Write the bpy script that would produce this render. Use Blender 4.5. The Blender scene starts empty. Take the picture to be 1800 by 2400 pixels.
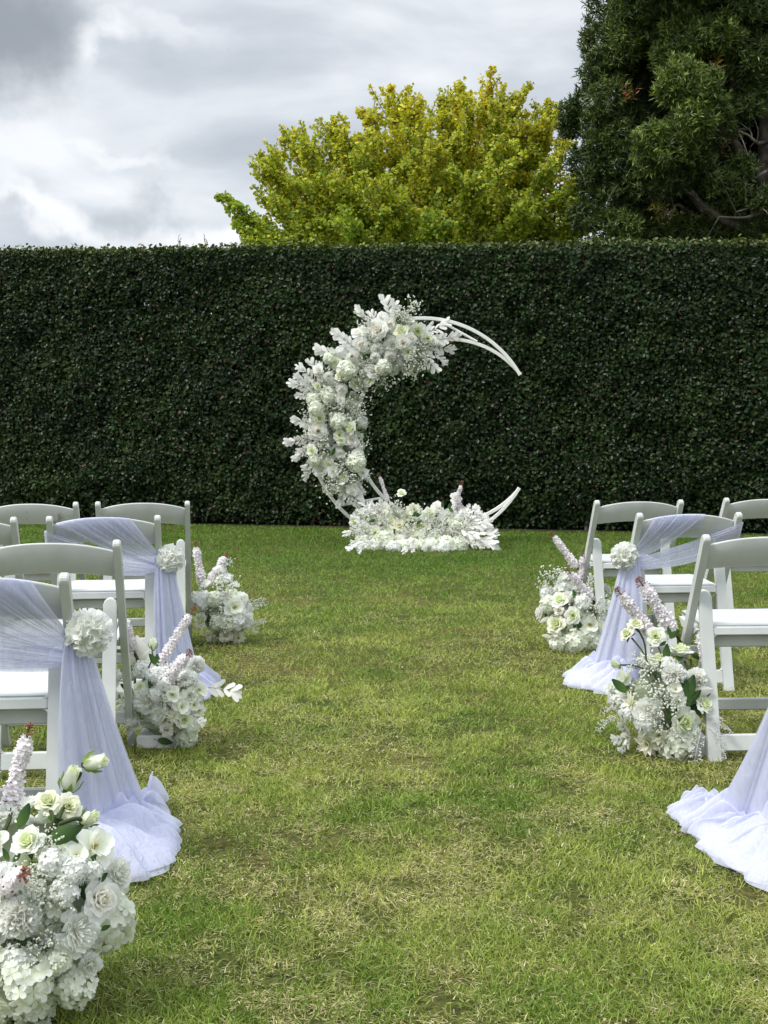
import bpy, math
import numpy as np
from mathutils import Vector, Matrix

# ------------------------------------------------------------------ camera, sky, sun, exposure
S = bpy.context.scene
C = S.collection
PI = math.pi
R = math.radians
CAM_H = 1.13
F_PX = 3000.0                      # focal length for a 1800 x 2400 picture
PITCH = math.atan(190 / F_PX)      # looking slightly down

cam_data = bpy.data.cameras.new('camera')
cam = bpy.data.objects.new('camera', cam_data)
C.objects.link(cam)
cam.location = (0, 0, CAM_H)
cam.rotation_euler = (PI / 2 - PITCH, 0, 0)
cam_data.sensor_fit = 'VERTICAL'
cam_data.sensor_height = 36.0
cam_data.lens = F_PX / 2400 * 36.0
cam_data.clip_start = 0.05
cam_data.clip_end = 3000
S.camera = cam

S.view_settings.view_transform = 'Standard'
S.view_settings.look = 'None'
S.view_settings.gamma = 1
S.view_settings.use_curve_mapping = False
S.view_settings.exposure = 1.03
S.render.engine = 'CYCLES'
S.cycles.use_denoising = True
S.cycles.max_bounces = 12
S.cycles.diffuse_bounces = 8
S.cycles.transmission_bounces = 10
S.cycles.transparent_max_bounces = 24

SUN_EL, SUN_AZ = R(54), R(-122)    # azimuth from +Y towards +X: the light part of the sky is high and to the side


def ray(px, py):
    x = (px - 900) / F_PX
    yc = -(py - 1200) / F_PX
    c, s = math.cos(PITCH), math.sin(PITCH)
    return np.array([x, c + s * yc, -s + c * yc])


def at(px, py, z=0.0):             # point of the horizontal plane at height z seen at a photo pixel
    d = ray(px, py)
    t = (z - CAM_H) / d[2]
    return np.array([d[0] * t, d[1] * t, z])


def at_y(px, py, y):               # point at distance y seen at a photo pixel
    d = ray(px, py)
    t = y / d[1]
    return np.array([d[0] * t, y, CAM_H + d[2] * t])


world = bpy.data.worlds.new('World')
S.world = world
world.use_nodes = True
nt = world.node_tree
nt.nodes.clear()


def N(tree, typ, **kw):
    n = tree.nodes.new(typ)
    for k, v in kw.items():
        setattr(n, k, v)
    return n


def build_sky():
    L = nt.links.new
    out = N(nt, 'ShaderNodeOutputWorld')
    bg_sky = N(nt, 'ShaderNodeBackground')
    sky = N(nt, 'ShaderNodeTexSky', sky_type='NISHITA', sun_disc=False, sun_elevation=SUN_EL, sun_rotation=SUN_AZ)
    L(sky.outputs[0], bg_sky.inputs[0])
    bg_sky.inputs[1].default_value = 0.06
    tc = N(nt, 'ShaderNodeTexCoord')
    sep = N(nt, 'ShaderNodeSeparateXYZ')
    L(tc.outputs['Generated'], sep.inputs[0])
    # broad banks of cloud, flattened towards the horizon
    def mapped(sx, sy, sz, ox):
        m = N(nt, 'ShaderNodeMapping')
        m.inputs['Scale'].default_value = (sx, sy, sz)
        m.inputs['Location'].default_value = (ox, 0.3 * ox, 1.7 * ox)
        L(tc.outputs['Generated'], m.inputs['Vector'])
        return m

    def noise(m, scale, detail, rough, dist=0.0):
        n = N(nt, 'ShaderNodeTexNoise')
        n.inputs['Scale'].default_value = scale
        n.inputs['Detail'].default_value = detail
        n.inputs['Roughness'].default_value = rough
        n.inputs['Distortion'].default_value = dist
        L(m.outputs[0], n.inputs['Vector'])
        return n
    n1 = noise(mapped(1, 1, 3.0, 2.35), 5.0, 6, 0.48, 0.35)
    n2 = noise(mapped(1, 1, 2.2, 7.9), 13.0, 5, 0.5, 0.2)
    def math_(op, a, b, clamp=False):
        n = N(nt, 'ShaderNodeMath', operation=op, use_clamp=clamp)
        for i, v in enumerate((a, b)):
            if isinstance(v, (int, float)):
                n.inputs[i].default_value = v
            elif v is not None:
                L(v, n.inputs[i])
        return n.outputs[0]
    f = math_('ADD', math_('MULTIPLY', n1.outputs[0], 0.8), math_('MULTIPLY', n2.outputs[0], 0.22))
    ramp = N(nt, 'ShaderNodeValToRGB')
    r = ramp.color_ramp
    r.elements[0].position = 0.36
    r.elements[0].color = (0.275, 0.298, 0.33, 1)
    r.elements[1].position = 0.66
    r.elements[1].color = (0.485, 0.498, 0.517, 1)
    e = r.elements.new(0.47); e.color = (0.328, 0.351, 0.383, 1)
    e = r.elements.new(0.55); e.color = (0.394, 0.416, 0.441, 1)
    L(f, ramp.inputs[0])
    col = ramp.outputs[0]
    # two darker scuds and brighter rifts, real clouds at their own directions
    wob = N(nt, 'ShaderNodeVectorMath', operation='MULTIPLY_ADD')
    nn = noise(mapped(1, 1, 1, 4.4), 14.0, 5, 0.55)
    L(nn.outputs['Color'], wob.inputs[0])
    wob.inputs[1].default_value = (0.11, 0.11, 0.11)
    L(tc.outputs['Generated'], wob.inputs[2])

    def blob(px, py, rad, colour, amount, base, flat=1.0):
        d = ray(px, py)
        d = d / np.linalg.norm(d) + 0.055
        sc = N(nt, 'ShaderNodeVectorMath', operation='SUBTRACT')
        L(wob.outputs[0], sc.inputs[0])
        sc.inputs[1].default_value = tuple(d)
        fl = N(nt, 'ShaderNodeVectorMath', operation='MULTIPLY')
        L(sc.outputs[0], fl.inputs[0])
        fl.inputs[1].default_value = (1, 1, flat)
        ln = N(nt, 'ShaderNodeVectorMath', operation='LENGTH')
        L(fl.outputs[0], ln.inputs[0])
        mr = N(nt, 'ShaderNodeMapRange', interpolation_type='SMOOTHSTEP')
        L(ln.outputs['Value'], mr.inputs['Value'])
        mr.inputs['From Min'].default_value = rad * 1.35
        mr.inputs['From Max'].default_value = rad * 0.25
        mr.inputs['To Min'].default_value = 0
        mr.inputs['To Max'].default_value = amount
        mx = N(nt, 'ShaderNodeMix', data_type='RGBA')
        L(mr.outputs[0], mx.inputs['Factor'])
        L(base, mx.inputs[6])
        mx.inputs[7].default_value = (*colour, 1)
        return mx.outputs[2]
    col = blob(250, 125, 0.026, (0.55, 0.56, 0.57), 0.7, col, 1.8)
    col = blob(420, 80, 0.04, (0.53, 0.54, 0.555), 0.5, col, 2.5)
    col = blob(240, 350, 0.045, (0.53, 0.54, 0.555), 0.6, col, 6.0)
    col = blob(150, 520, 0.07, (0.56, 0.565, 0.575), 0.75, col, 4.0)
    col = blob(480, 545, 0.06, (0.56, 0.565, 0.575), 0.75, col, 4.0)
    col = blob(20, 85, 0.058, (0.165, 0.18, 0.20), 0.9, col, 1.2)
    col = blob(335, 475, 0.025, (0.27, 0.295, 0.32), 0.8, col, 1.25)
    col = blob(455, 125, 0.026, (0.31, 0.335, 0.365), 0.6, col, 1.3)
    col = blob(1, 540, 0.012, (0.30, 0.32, 0.35), 0.8, col, 1.0)
    # an overcast sky brightens smoothly towards the zenith
    zup = math_('MAXIMUM', sep.outputs[2], 0.0)
    gain = math_('ADD', 1.0, math_('MULTIPLY', math_('MAXIMUM', math_('SUBTRACT', zup, 0.3), 0.0), ZENITH))
    bg_cl = N(nt, 'ShaderNodeBackground')
    L(col, bg_cl.inputs[0])
    L(gain, bg_cl.inputs[1])
    mix = N(nt, 'ShaderNodeMixShader')
    mix.inputs[0].default_value = 0.93
    L(bg_sky.outputs[0], mix.inputs[1])
    L(bg_cl.outputs[0], mix.inputs[2])
    L(mix.outputs[0], out.inputs[0])


ZENITH = 2.6
build_sky()

sun_d = bpy.data.lights.new('sun', 'SUN')
sun_d.energy = 1.5
sun_d.angle = R(15)
sun_d.color = (1.0, 0.96, 0.90)
sun = bpy.data.objects.new('sun', sun_d)
C.objects.link(sun)
sdir = Vector((math.sin(SUN_AZ) * math.cos(SUN_EL), math.cos(SUN_AZ) * math.cos(SUN_EL), math.sin(SUN_EL)))
sun.rotation_euler = sdir.to_track_quat('Z', 'Y').to_euler()

# ------------------------------------------------------------------ helpers
rng = np.random.default_rng(20)


def smooth_noise2(x, y, seed=0):
    g = np.random.default_rng(seed).random((64, 64))
    xi, yi = np.floor(x).astype(int), np.floor(y).astype(int)
    fx, fy = x - xi, y - yi
    fx, fy = fx * fx * (3 - 2 * fx), fy * fy * (3 - 2 * fy)
    a = g[xi % 64, yi % 64]; b = g[(xi + 1) % 64, yi % 64]
    c = g[xi % 64, (yi + 1) % 64]; d = g[(xi + 1) % 64, (yi + 1) % 64]
    return (a * (1 - fx) + b * fx) * (1 - fy) + (c * (1 - fx) + d * fx) * fy


def fbm(x, y, seed=0, octv=4):
    s, a, t = 0, 0.5, 0
    for o in range(octv):
        s = s + a * smooth_noise2(x * 2 ** o + 17.3 * o, y * 2 ** o + 9.1 * o, seed + o)
        t += a
        a *= 0.55
    return s / t


def mesh_np(name, V, F, col=None, mat=None, smooth=True):
    """V (n,3); F (m,k) equal-sized faces; col (n,3) per-vertex colour."""
    V = np.asarray(V, np.float32); F = np.asarray(F, np.int32)
    me = bpy.data.meshes.new(name)
    m, k = F.shape
    me.vertices.add(len(V)); me.vertices.foreach_set('co', V.ravel())
    me.loops.add(m * k); me.loops.foreach_set('vertex_index', F.ravel())
    me.polygons.add(m)
    me.polygons.foreach_set('loop_start', np.arange(0, m * k, k, dtype=np.int32))
    me.polygons.foreach_set('use_smooth', np.full(m, smooth, bool))
    me.update(calc_edges=True)
    if col is not None:
        at_ = me.color_attributes.new('Col', 'FLOAT_COLOR', 'POINT')
        c4 = np.ones((len(V), 4), np.float32); c4[:, :3] = col
        at_.data.foreach_set('color', c4.ravel())
    if mat:
        me.materials.append(mat)
    return me


class MB:
    """collects quads (triangles are stored as quads with a repeated corner split later) with vertex colours"""
    def __init__(self):
        self.V, self.T, self.K, self.n = [], [], [], 0

    def add(self, V, T, col=(1, 1, 1)):
        V = np.asarray(V, float).reshape(-1, 3)
        T = np.asarray(T, int)
        if T.shape[1] == 4:
            T = np.concatenate([T[:, [0, 1, 2]], T[:, [0, 2, 3]]])
        c = np.asarray(col, float)
        if c.ndim == 1:
            c = np.tile(c, (len(V), 1))
        self.V.append(V); self.T.append(T + self.n); self.K.append(c)
        self.n += len(V)
        return self

    def arrays(self):
        return np.concatenate(self.V), np.concatenate(self.T), np.concatenate(self.K)

    def mesh(self, name, mat, smooth=True):
        V, T, K = self.arrays()
        return mesh_np(name, V, T, K, mat, smooth)

    def merge(self, other, M=None, off=(0, 0, 0)):
        V, T, K = other.arrays()
        if M is not None:
            V = V @ np.asarray(M).T
        return self.add(V + np.asarray(off), T, K)


def obj(name, me, parent=None, loc=(0, 0, 0)):
    o = bpy.data.objects.new(name, me)
    C.objects.link(o)
    if parent is not None:
        o.parent = parent
    o.location = loc
    return o


def tag(o, label=None, cat=None, group=None, kind=None):
    for k, v in (('label', label), ('category', cat), ('group', group), ('kind', kind)):
        if v:
            o[k] = v
    return o


def thing(name, label, cat, loc=(0, 0, 0), rotz=0, group=None):
    o = bpy.data.objects.new(name, None)
    C.objects.link(o)
    o.empty_display_size = 0.1
    o.location = loc
    o.rotation_euler = (0, 0, rotz)
    return tag(o, label, cat, group)


def frame_from_z(n, spin=0.0):
    n = np.asarray(n, float); n = n / np.linalg.norm(n)
    a = np.array([0, 0, 1.0]) if abs(n[2]) < 0.95 else np.array([0, 1.0, 0])
    x = np.cross(a, n); x /= np.linalg.norm(x)
    y = np.cross(n, x)
    c, s = math.cos(spin), math.sin(spin)
    return np.stack([x * c + y * s, -x * s + y * c, n], axis=1)   # columns


def grid_faces(nu, nv, off=0):
    i = np.arange(nu - 1)[:, None] * nv + np.arange(nv - 1)[None, :]
    i = i.ravel() + off
    return np.stack([i, i + nv, i + nv + 1, i + 1], 1)


def tube(mb, pts, rad, sides=6, col=(1, 1, 1), cap=True):
    P = np.asarray(pts, float)
    n = len(P)
    rad = np.full(n, rad, float) if np.isscalar(rad) else np.asarray(rad, float)
    T = np.gradient(P, axis=0)
    T /= np.linalg.norm(T, axis=1)[:, None] + 1e-9
    up = np.array([0.13, 0.31, 0.94])
    X = np.cross(T, up); X /= np.linalg.norm(X, axis=1)[:, None] + 1e-9
    Y = np.cross(T, X)
    a = np.arange(sides) * 2 * PI / sides
    V = P[:, None, :] + rad[:, None, None] * (np.cos(a)[None, :, None] * X[:, None, :] + np.sin(a)[None, :, None] * Y[:, None, :])
    V = V.reshape(-1, 3)
    F = []
    for i in range(n - 1):
        for j in range(sides):
            k = (j + 1) % sides
            F.append((i * sides + j, i * sides + k, (i + 1) * sides + k, (i + 1) * sides + j))
    mb.add(V, F, col)
    if cap:
        for e, idx in ((0, 0), (n - 1, (n - 1) * sides)):
            mb.add(np.vstack([V[idx:idx + sides], P[e]]), [(j, (j + 1) % sides, sides) for j in range(sides)], col)
    return mb


def curve_pts(ctrl, n=16):
    """Catmull-Rom through control points"""
    P = np.asarray(ctrl, float)
    P = np.vstack([2 * P[0] - P[1], P, 2 * P[-1] - P[-2]])
    out = []
    m = len(P) - 3
    for t in np.linspace(0, m - 1e-6, n):
        i = int(t); u = t - i
        a, b, c, d = P[i], P[i + 1], P[i + 2], P[i + 3]
        out.append(0.5 * ((2 * b) + (c - a) * u + (2 * a - 5 * b + 4 * c - d) * u * u + (3 * b - a - 3 * c + d) * u ** 3))
    return np.array(out)


# ------------------------------------------------------------------ materials
def new_mat(name):
    m = bpy.data.materials.new(name)
    m.use_nodes = True
    t = m.node_tree
    t.nodes.clear()
    return m, t


def leaf_mat(name, rough=0.5, spec=0.4, translucent=0.25, boost=(1, 1, 1), bump=0.0):
    m, t = new_mat(name)
    L = t.links.new
    out = N(t, 'ShaderNodeOutputMaterial')
    a = N(t, 'ShaderNodeAttribute', attribute_name='Col')
    p = N(t, 'ShaderNodeBsdfPrincipled')
    L(a.outputs['Color'], p.inputs['Base Color'])
    p.inputs['Roughness'].default_value = rough
    p.inputs['Specular IOR Level'].default_value = spec
    tr = N(t, 'ShaderNodeBsdfTranslucent')
    mul = N(t, 'ShaderNodeMix', data_type='RGBA', blend_type='MULTIPLY')
    mul.inputs[0].default_value = 1
    L(a.outputs['Color'], mul.inputs[6])
    mul.inputs[7].default_value = (*boost, 1)
    L(mul.outputs[2], tr.inputs[0])
    if bump:
        no = N(t, 'ShaderNodeTexNoise'); no.inputs['Scale'].default_value = 180; no.inputs['Detail'].default_value = 3
        tc = N(t, 'ShaderNodeTexCoord'); L(tc.outputs['Object'], no.inputs['Vector'])
        b = N(t, 'ShaderNodeBump'); b.inputs['Strength'].default_value = bump; b.inputs['Distance'].default_value = 0.003
        L(no.outputs[0], b.inputs['Height']); L(b.outputs[0], p.inputs['Normal'])
    mx = N(t, 'ShaderNodeMixShader'); mx.inputs[0].default_value = translucent
    L(p.outputs[0], mx.inputs[1]); L(tr.outputs[0], mx.inputs[2])
    L(mx.outputs[0], out.inputs[0])
    return m


M_petal = leaf_mat('petal_silk', 0.6, 0.25, 0.42, bump=0.2)
M_hedge = leaf_mat('hedge_leaf', 0.40, 0.22, 0.14, (1.3, 1.6, 0.7))
M_ginkgo = leaf_mat('ginkgo_leaf', 0.5, 0.35, 0.42, (1.25, 1.25, 0.7))
M_dark = leaf_mat('conifer_leaf', 0.42, 0.45, 0.15, (1.2, 1.4, 0.8))
M_grass = leaf_mat('grass_blade', 0.55, 0.3, 0.25, (1.1, 1.2, 0.7))


def surface_mat(name, c1, c2, scale=8.0, rough=0.6, spec=0.4, bump=0.1, bscale=60, bdist=0.004, detail=6, lo=0.35, hi=0.65, coord='Object'):
    m, t = new_mat(name)
    L = t.links.new
    out = N(t, 'ShaderNodeOutputMaterial')
    p = N(t, 'ShaderNodeBsdfPrincipled')
    tc = N(t, 'ShaderNodeTexCoord')
    n1 = N(t, 'ShaderNodeTexNoise'); n1.inputs['Scale'].default_value = scale; n1.inputs['Detail'].default_value = detail
    L(tc.outputs[coord], n1.inputs['Vector'])
    r = N(t, 'ShaderNodeValToRGB')
    r.color_ramp.elements[0].position = lo; r.color_ramp.elements[0].color = (*c1, 1)
    r.color_ramp.elements[1].position = hi; r.color_ramp.elements[1].color = (*c2, 1)
    L(n1.outputs[0], r.inputs[0]); L(r.outputs[0], p.inputs['Base Color'])
    p.inputs['Roughness'].default_value = rough
    p.inputs['Specular IOR Level'].default_value = spec
    n2 = N(t, 'ShaderNodeTexNoise'); n2.inputs['Scale'].default_value = bscale; n2.inputs['Detail'].default_value = 4
    L(tc.outputs[coord], n2.inputs['Vector'])
    b = N(t, 'ShaderNodeBump'); b.inputs['Strength'].default_value = bump; b.inputs['Distance'].default_value = bdist
    L(n2.outputs[0], b.inputs['Height']); L(b.outputs[0], p.inputs['Normal'])
    L(p.outputs[0], out.inputs[0])
    return m


M_chair = surface_mat('white_resin', (0.50, 0.525, 0.505), (0.58, 0.60, 0.58), 9, 0.45, 0.45, 0.06, 140, 0.002)
M_scuff = surface_mat('scuffed_resin', (0.30, 0.25, 0.22), (0.57, 0.59, 0.57), 14, 0.5, 0.4, 0.06, 140, 0.002, lo=0.30, hi=0.42)
M_metal = surface_mat('painted_metal', (0.74, 0.74, 0.70), (0.82, 0.82, 0.79), 6, 0.35, 0.5, 0.04, 90, 0.002)
M_steel = surface_mat('bolt_steel', (0.25, 0.25, 0.26), (0.4, 0.4, 0.4), 30, 0.35, 0.6, 0.02)
M_bark = surface_mat('grey_bark', (0.07, 0.055, 0.045), (0.20, 0.18, 0.155), 7, 0.85, 0.2, 0.6, 25, 0.02)
M_shaded_twig = surface_mat('shaded_twigs', (0.006, 0.007, 0.004), (0.018, 0.02, 0.012), 9, 0.9, 0.1, 0.6, 30, 0.03)  # near-black, so the shade inside the hedge is in the colour
M_soil = surface_mat('dark_soil', (0.02, 0.016, 0.011), (0.06, 0.048, 0.032), 14, 0.95, 0.1, 0.8, 50, 0.02)
M_box = surface_mat('white_tin', (0.66, 0.66, 0.66), (0.76, 0.75, 0.75), 12, 0.5, 0.4, 0.05, 90, 0.002)


def lawn_mat():
    m, t = new_mat('lawn_thatch')
    L = t.links.new
    out = N(t, 'ShaderNodeOutputMaterial')
    p = N(t, 'ShaderNodeBsdfPrincipled'); p.inputs['Roughness'].default_value = 0.9; p.inputs['Specular IOR Level'].default_value = 0.15
    tc = N(t, 'ShaderNodeTexCoord')
    n1 = N(t, 'ShaderNodeTexNoise'); n1.inputs['Scale'].default_value = 1.1; n1.inputs['Detail'].default_value = 5
    n2 = N(t, 'ShaderNodeTexNoise'); n2.inputs['Scale'].default_value = 38; n2.inputs['Detail'].default_value = 6; n2.inputs['Roughness'].default_value = 0.7
    for n in (n1, n2):
        L(tc.outputs['Object'], n.inputs['Vector'])
    r1 = N(t, 'ShaderNodeValToRGB')
    r1.color_ramp.elements[0].position = 0.40; r1.color_ramp.elements[0].color = (0.060, 0.085, 0.020, 1)
    r1.color_ramp.elements[1].position = 0.62; r1.color_ramp.elements[1].color = (0.115, 0.110, 0.038, 1)
    L(n1.outputs[0], r1.inputs[0])
    r2 = N(t, 'ShaderNodeValToRGB')
    r2.color_ramp.elements[0].position = 0.36; r2.color_ramp.elements[0].color = (0.30, 0.28, 0.22, 1)
    r2.color_ramp.elements[1].position = 0.60; r2.color_ramp.elements[1].color = (1.15, 1.1, 0.9, 1)
    L(n2.outputs[0], r2.inputs[0])
    mx = N(t, 'ShaderNodeMix', data_type='RGBA', blend_type='MULTIPLY'); mx.inputs[0].default_value = 1
    L(r1.outputs[0], mx.inputs[6]); L(r2.outputs[0], mx.inputs[7]); L(mx.outputs[2], p.inputs['Base Color'])
    b = N(t, 'ShaderNodeBump'); b.inputs['Strength'].default_value = 0.8; b.inputs['Distance'].default_value = 0.012
    L(n2.outputs[0], b.inputs['Height']); L(b.outputs[0], p.inputs['Normal'])
    L(p.outputs[0], out.inputs[0])
    return m


def tulle_mat():
    m, t = new_mat('tulle_net')
    L = t.links.new
    out = N(t, 'ShaderNodeOutputMaterial')
    d = N(t, 'ShaderNodeBsdfDiffuse'); d.inputs[0].default_value = (0.775, 0.795, 0.945, 1)
    tl = N(t, 'ShaderNodeBsdfTranslucent'); tl.inputs[0].default_value = (0.81, 0.83, 0.955, 1)
    g = N(t, 'ShaderNodeBsdfGlossy'); g.inputs['Roughness'].default_value = 0.45; g.inputs[0].default_value = (0.9, 0.9, 1, 1)
    m1 = N(t, 'ShaderNodeMixShader'); m1.inputs[0].default_value = 0.42
    L(d.outputs[0], m1.inputs[1]); L(tl.outputs[0], m1.inputs[2])
    m2 = N(t, 'ShaderNodeMixShader'); m2.inputs[0].default_value = 0.05
    L(m1.outputs[0], m2.inputs[1]); L(g.outputs[0], m2.inputs[2])
    tr = N(t, 'ShaderNodeBsdfTransparent')
    lw = N(t, 'ShaderNodeLayerWeight'); lw.inputs[0].default_value = 0.35
    mr = N(t, 'ShaderNodeMapRange')
    L(lw.outputs['Facing'], mr.inputs['Value'])
    mr.inputs['To Min'].default_value = 0.56; mr.inputs['To Max'].default_value = 0.97   # a net looks denser edge-on
    tc = N(t, 'ShaderNodeTexCoord')
    mp = N(t, 'ShaderNodeMapping'); mp.inputs['Scale'].default_value = (1.6, 1.6, 0.45)
    L(tc.outputs['Object'], mp.inputs['Vector'])
    no = N(t, 'ShaderNodeTexNoise'); no.inputs['Scale'].default_value = 26; no.inputs['Detail'].default_value = 5; no.inputs['Distortion'].default_value = 1.2
    L(mp.outputs[0], no.inputs['Vector'])
    bp_ = N(t, 'ShaderNodeBump'); bp_.inputs['Strength'].default_value = 0.55; bp_.inputs['Distance'].default_value = 0.012
    L(no.outputs[0], bp_.inputs['Height'])
    for sh in (d, tl, g):
        L(bp_.outputs[0], sh.inputs['Normal'])
    vr = N(t, 'ShaderNodeMapRange'); L(no.outputs[0], vr.inputs['Value'])
    vr.inputs['From Min'].default_value = .3; vr.inputs['From Max'].default_value = .7
    vr.inputs['To Min'].default_value = .84; vr.inputs['To Max'].default_value = 1.10
    den = N(t, 'ShaderNodeMath', operation='MULTIPLY', use_clamp=True)      # the net lies double in places
    L(mr.outputs[0], den.inputs[0]); L(vr.outputs[0], den.inputs[1])
    m3 = N(t, 'ShaderNodeMixShader')
    L(den.outputs[0], m3.inputs[0]); L(tr.outputs[0], m3.inputs[1]); L(m2.outputs[0], m3.inputs[2])
    L(m3.outputs[0], out.inputs[0])
    return m


M_tulle = tulle_mat()
M_lawn = lawn_mat()

# ------------------------------------------------------------------ ground
gx = np.array([-400, -60, -20, -8, -4, -2, 0, 2, 4, 8, 20, 60, 400.0])
gy = np.array([-400, -60, -10, 0, 4, 8, 12, 16, 22, 40, 120, 700.0])
GX, GY = np.meshgrid(gx, gy, indexing='ij')
lawn = obj('lawn', mesh_np('lawn', np.stack([GX.ravel(), GY.ravel(), 0 * GX.ravel()], 1), grid_faces(len(gx), len(gy)), None, M_lawn))
tag(lawn, kind='structure')

# hedge line through two points of its foot
HA = np.array([-2.162, 15.40]); HB = np.array([2.532, 14.29])
HD = (HB - HA) / np.linalg.norm(HB - HA)          # along the hedge, left to right
HN = np.array([HD[1], -HD[0]])                    # towards the camera
if HN[1] > 0:
    HN = -HN
HMID = (HA + HB) / 2


def hedge_pt(s, depth, z):
    """s along the hedge, depth behind the front face"""
    s = np.asarray(s, float)
    p = HMID[None, :] + s[:, None] * HD[None, :] - np.asarray(depth)[:, None] * HN[None, :]
    return np.stack([p[:, 0], p[:, 1], np.asarray(z)], 1)


sb = np.linspace(-14, 14, 60)
sv = []
for dd, jit in ((-0.10, 0.10), (1.5, 0.0)):
    sv.append(hedge_pt(sb, np.full(60, dd) + jit * (rng.random(60) - 0.5), np.full(60, 0.004)))
soil = obj('soil_bed', mesh_np('soil_bed', np.concatenate(sv), [(i, i + 1, 61 + i, 60 + i) for i in range(59)], None, M_soil))
tag(soil, kind='structure')


# ------------------------------------------------------------------ scattered leaves
def leaf_template(kind):
    if kind == 'oval':        # folded along the midrib, 4 triangles as 2 quads
        V = np.array([(0, 0, 0), (-.36, .32, .07), (-.30, .70, .05), (0, 1, -.04), (.30, .70, .05), (.36, .32, .07)])
        F = np.array([(0, 3, 2, 1), (0, 5, 4, 3)])
    elif kind == 'lance':
        V = np.array([(0, 0, 0), (-.11, .45, .02), (0, 1, -.08), (.11, .45, .02)])
        F = np.array([(0, 3, 2, 1)])
    elif kind == 'fan':
        V = np.array([(0, 0, 0), (-.62, .62, .10), (-.28, .98, -.03), (.28, .98, .03), (.62, .62, -.08)])
        F = np.array([(0, 4, 3, 3), (0, 3, 2, 2), (0, 2, 1, 1)])[:, :3]
    return V, F


def rot_frames(nrm, tip):
    """frames with Z = normal and Y roughly along tip: (n,3,3) columns x,y,z"""
    z = nrm / (np.linalg.norm(nrm, axis=1)[:, None] + 1e-9)
    y = tip - (tip * z).sum(1)[:, None] * z
    y /= np.linalg.norm(y, axis=1)[:, None] + 1e-9
    x = np.cross(y, z)
    return np.stack([x, y, z], axis=2)


def scatter_leaves(name, kind, P, nrm, tip, size, col, mat):
    V, F = leaf_template(kind)
    M = rot_frames(nrm, tip)
    n = len(P)
    W = np.einsum('nij,kj->nki', M, V) * size[:, None, None] + P[:, None, :]
    FF = (F[None] + (np.arange(n) * len(V))[:, None, None]).reshape(-1, F.shape[1])
    K = np.repeat(col, len(V), axis=0)
    return mesh_np(name, W.reshape(-1, 3), FF, K, mat, False)


def rand_dirs(n):
    v = rng.normal(size=(n, 3))
    return v / np.linalg.norm(v, axis=1)[:, None]


# ------------------------------------------------------------------ hedge
hedge = thing('hedge', 'tall clipped dark green hedge across the far end of the lawn', 'hedge', (HMID[0], HMID[1], 0))
HO = np.array([HMID[0], HMID[1], 0])


def hedge_top(s):
    return 3.245 - 0.021 * s + 0.035 * (fbm(s * 0.7 + 50, s * 0 + 3, 5) - 0.5)


def hole(s, z):     # thin spots in the hedge where light comes through
    h = np.zeros_like(s)
    for cs, cz, r in ((-3.6, 2.75, .28), (-3.25, 2.62, .30), (-2.75, 2.70, .25), (-4.3, 2.6, .25), (-2.3, 2.55, .2), (-4.3, 0.75, .22), (-3.4, .6, .12)):
        h = np.maximum(h, np.clip(1.25 - np.hypot((s - cs), (z - cz) * 1.3) / r, 0, 1))
    return h


NF = 150000
s = rng.uniform(-5.6, 5.6, NF)
zt = hedge_top(s)
z = 0.03 + (zt - 0.03) * rng.random(NF) ** 0.97
bulge = 0.12 * (fbm(s * 1.3 + 20, z * 1.3 + 20, 11, 3) - 0.5) + 0.14 * (fbm(s * 4.5 + 60, z * 4.5, 12, 3) - 0.5)
depth = np.abs(rng.normal(0, 0.085, NF)) - 0.02 - bulge
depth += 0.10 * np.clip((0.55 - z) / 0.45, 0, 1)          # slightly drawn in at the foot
keep = rng.random(NF) > hole(s, z) * 0.45
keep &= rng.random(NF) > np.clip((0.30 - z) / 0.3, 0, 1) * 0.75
s, z, depth = s[keep], z[keep], depth[keep]
P = hedge_pt(s, depth, z) - HO
n = len(P)
nn = rand_dirs(n) * 0.75 + np.array([HN[0], HN[1], 0.35])
tip = rand_dirs(n) * 0.9 + np.array([HN[0] * 0.5, HN[1] * 0.5, -0.1])
size = rng.uniform(0.030, 0.056, n)
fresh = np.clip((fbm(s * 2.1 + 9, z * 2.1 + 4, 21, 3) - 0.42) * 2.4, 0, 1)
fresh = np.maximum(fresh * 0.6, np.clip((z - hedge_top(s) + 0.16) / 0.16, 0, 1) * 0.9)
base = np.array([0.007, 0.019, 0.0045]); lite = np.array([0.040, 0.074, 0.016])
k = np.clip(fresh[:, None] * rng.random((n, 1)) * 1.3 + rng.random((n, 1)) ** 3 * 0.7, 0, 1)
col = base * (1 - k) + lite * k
col *= rng.uniform(0.6, 1.3, (n, 1))
red = rng.random(n) < 0.018
col[red] = np.array([0.085, 0.050, 0.030]) * rng.uniform(0.6, 1.2, (red.sum(), 1))
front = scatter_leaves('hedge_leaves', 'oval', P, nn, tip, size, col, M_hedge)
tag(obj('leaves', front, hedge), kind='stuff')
# top of the hedge and its ends
NT = 26000
s = rng.uniform(-5.7, 5.7, NT); dp = rng.uniform(-0.04, 1.15, NT)
z = hedge_top(s) + rng.normal(0, 0.022, NT) + 0.03 * (fbm(s * 5, dp * 5, 3, 2) - 0.5)
P = hedge_pt(s, dp, z) - HO
nn = rand_dirs(NT) * 0.8 + np.array([0, 0, 0.9]); tip = rand_dirs(NT) + np.array([HN[0] * .3, HN[1] * .3, 0.55])
k = rng.random((NT, 1))
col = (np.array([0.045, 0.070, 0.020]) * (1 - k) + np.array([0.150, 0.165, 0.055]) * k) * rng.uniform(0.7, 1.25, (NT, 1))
tag(obj('top_growth', scatter_leaves('hedge_top', 'oval', P, nn, tip, rng.uniform(0.032, 0.058, NT), col, M_hedge), hedge), kind='stuff')
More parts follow.
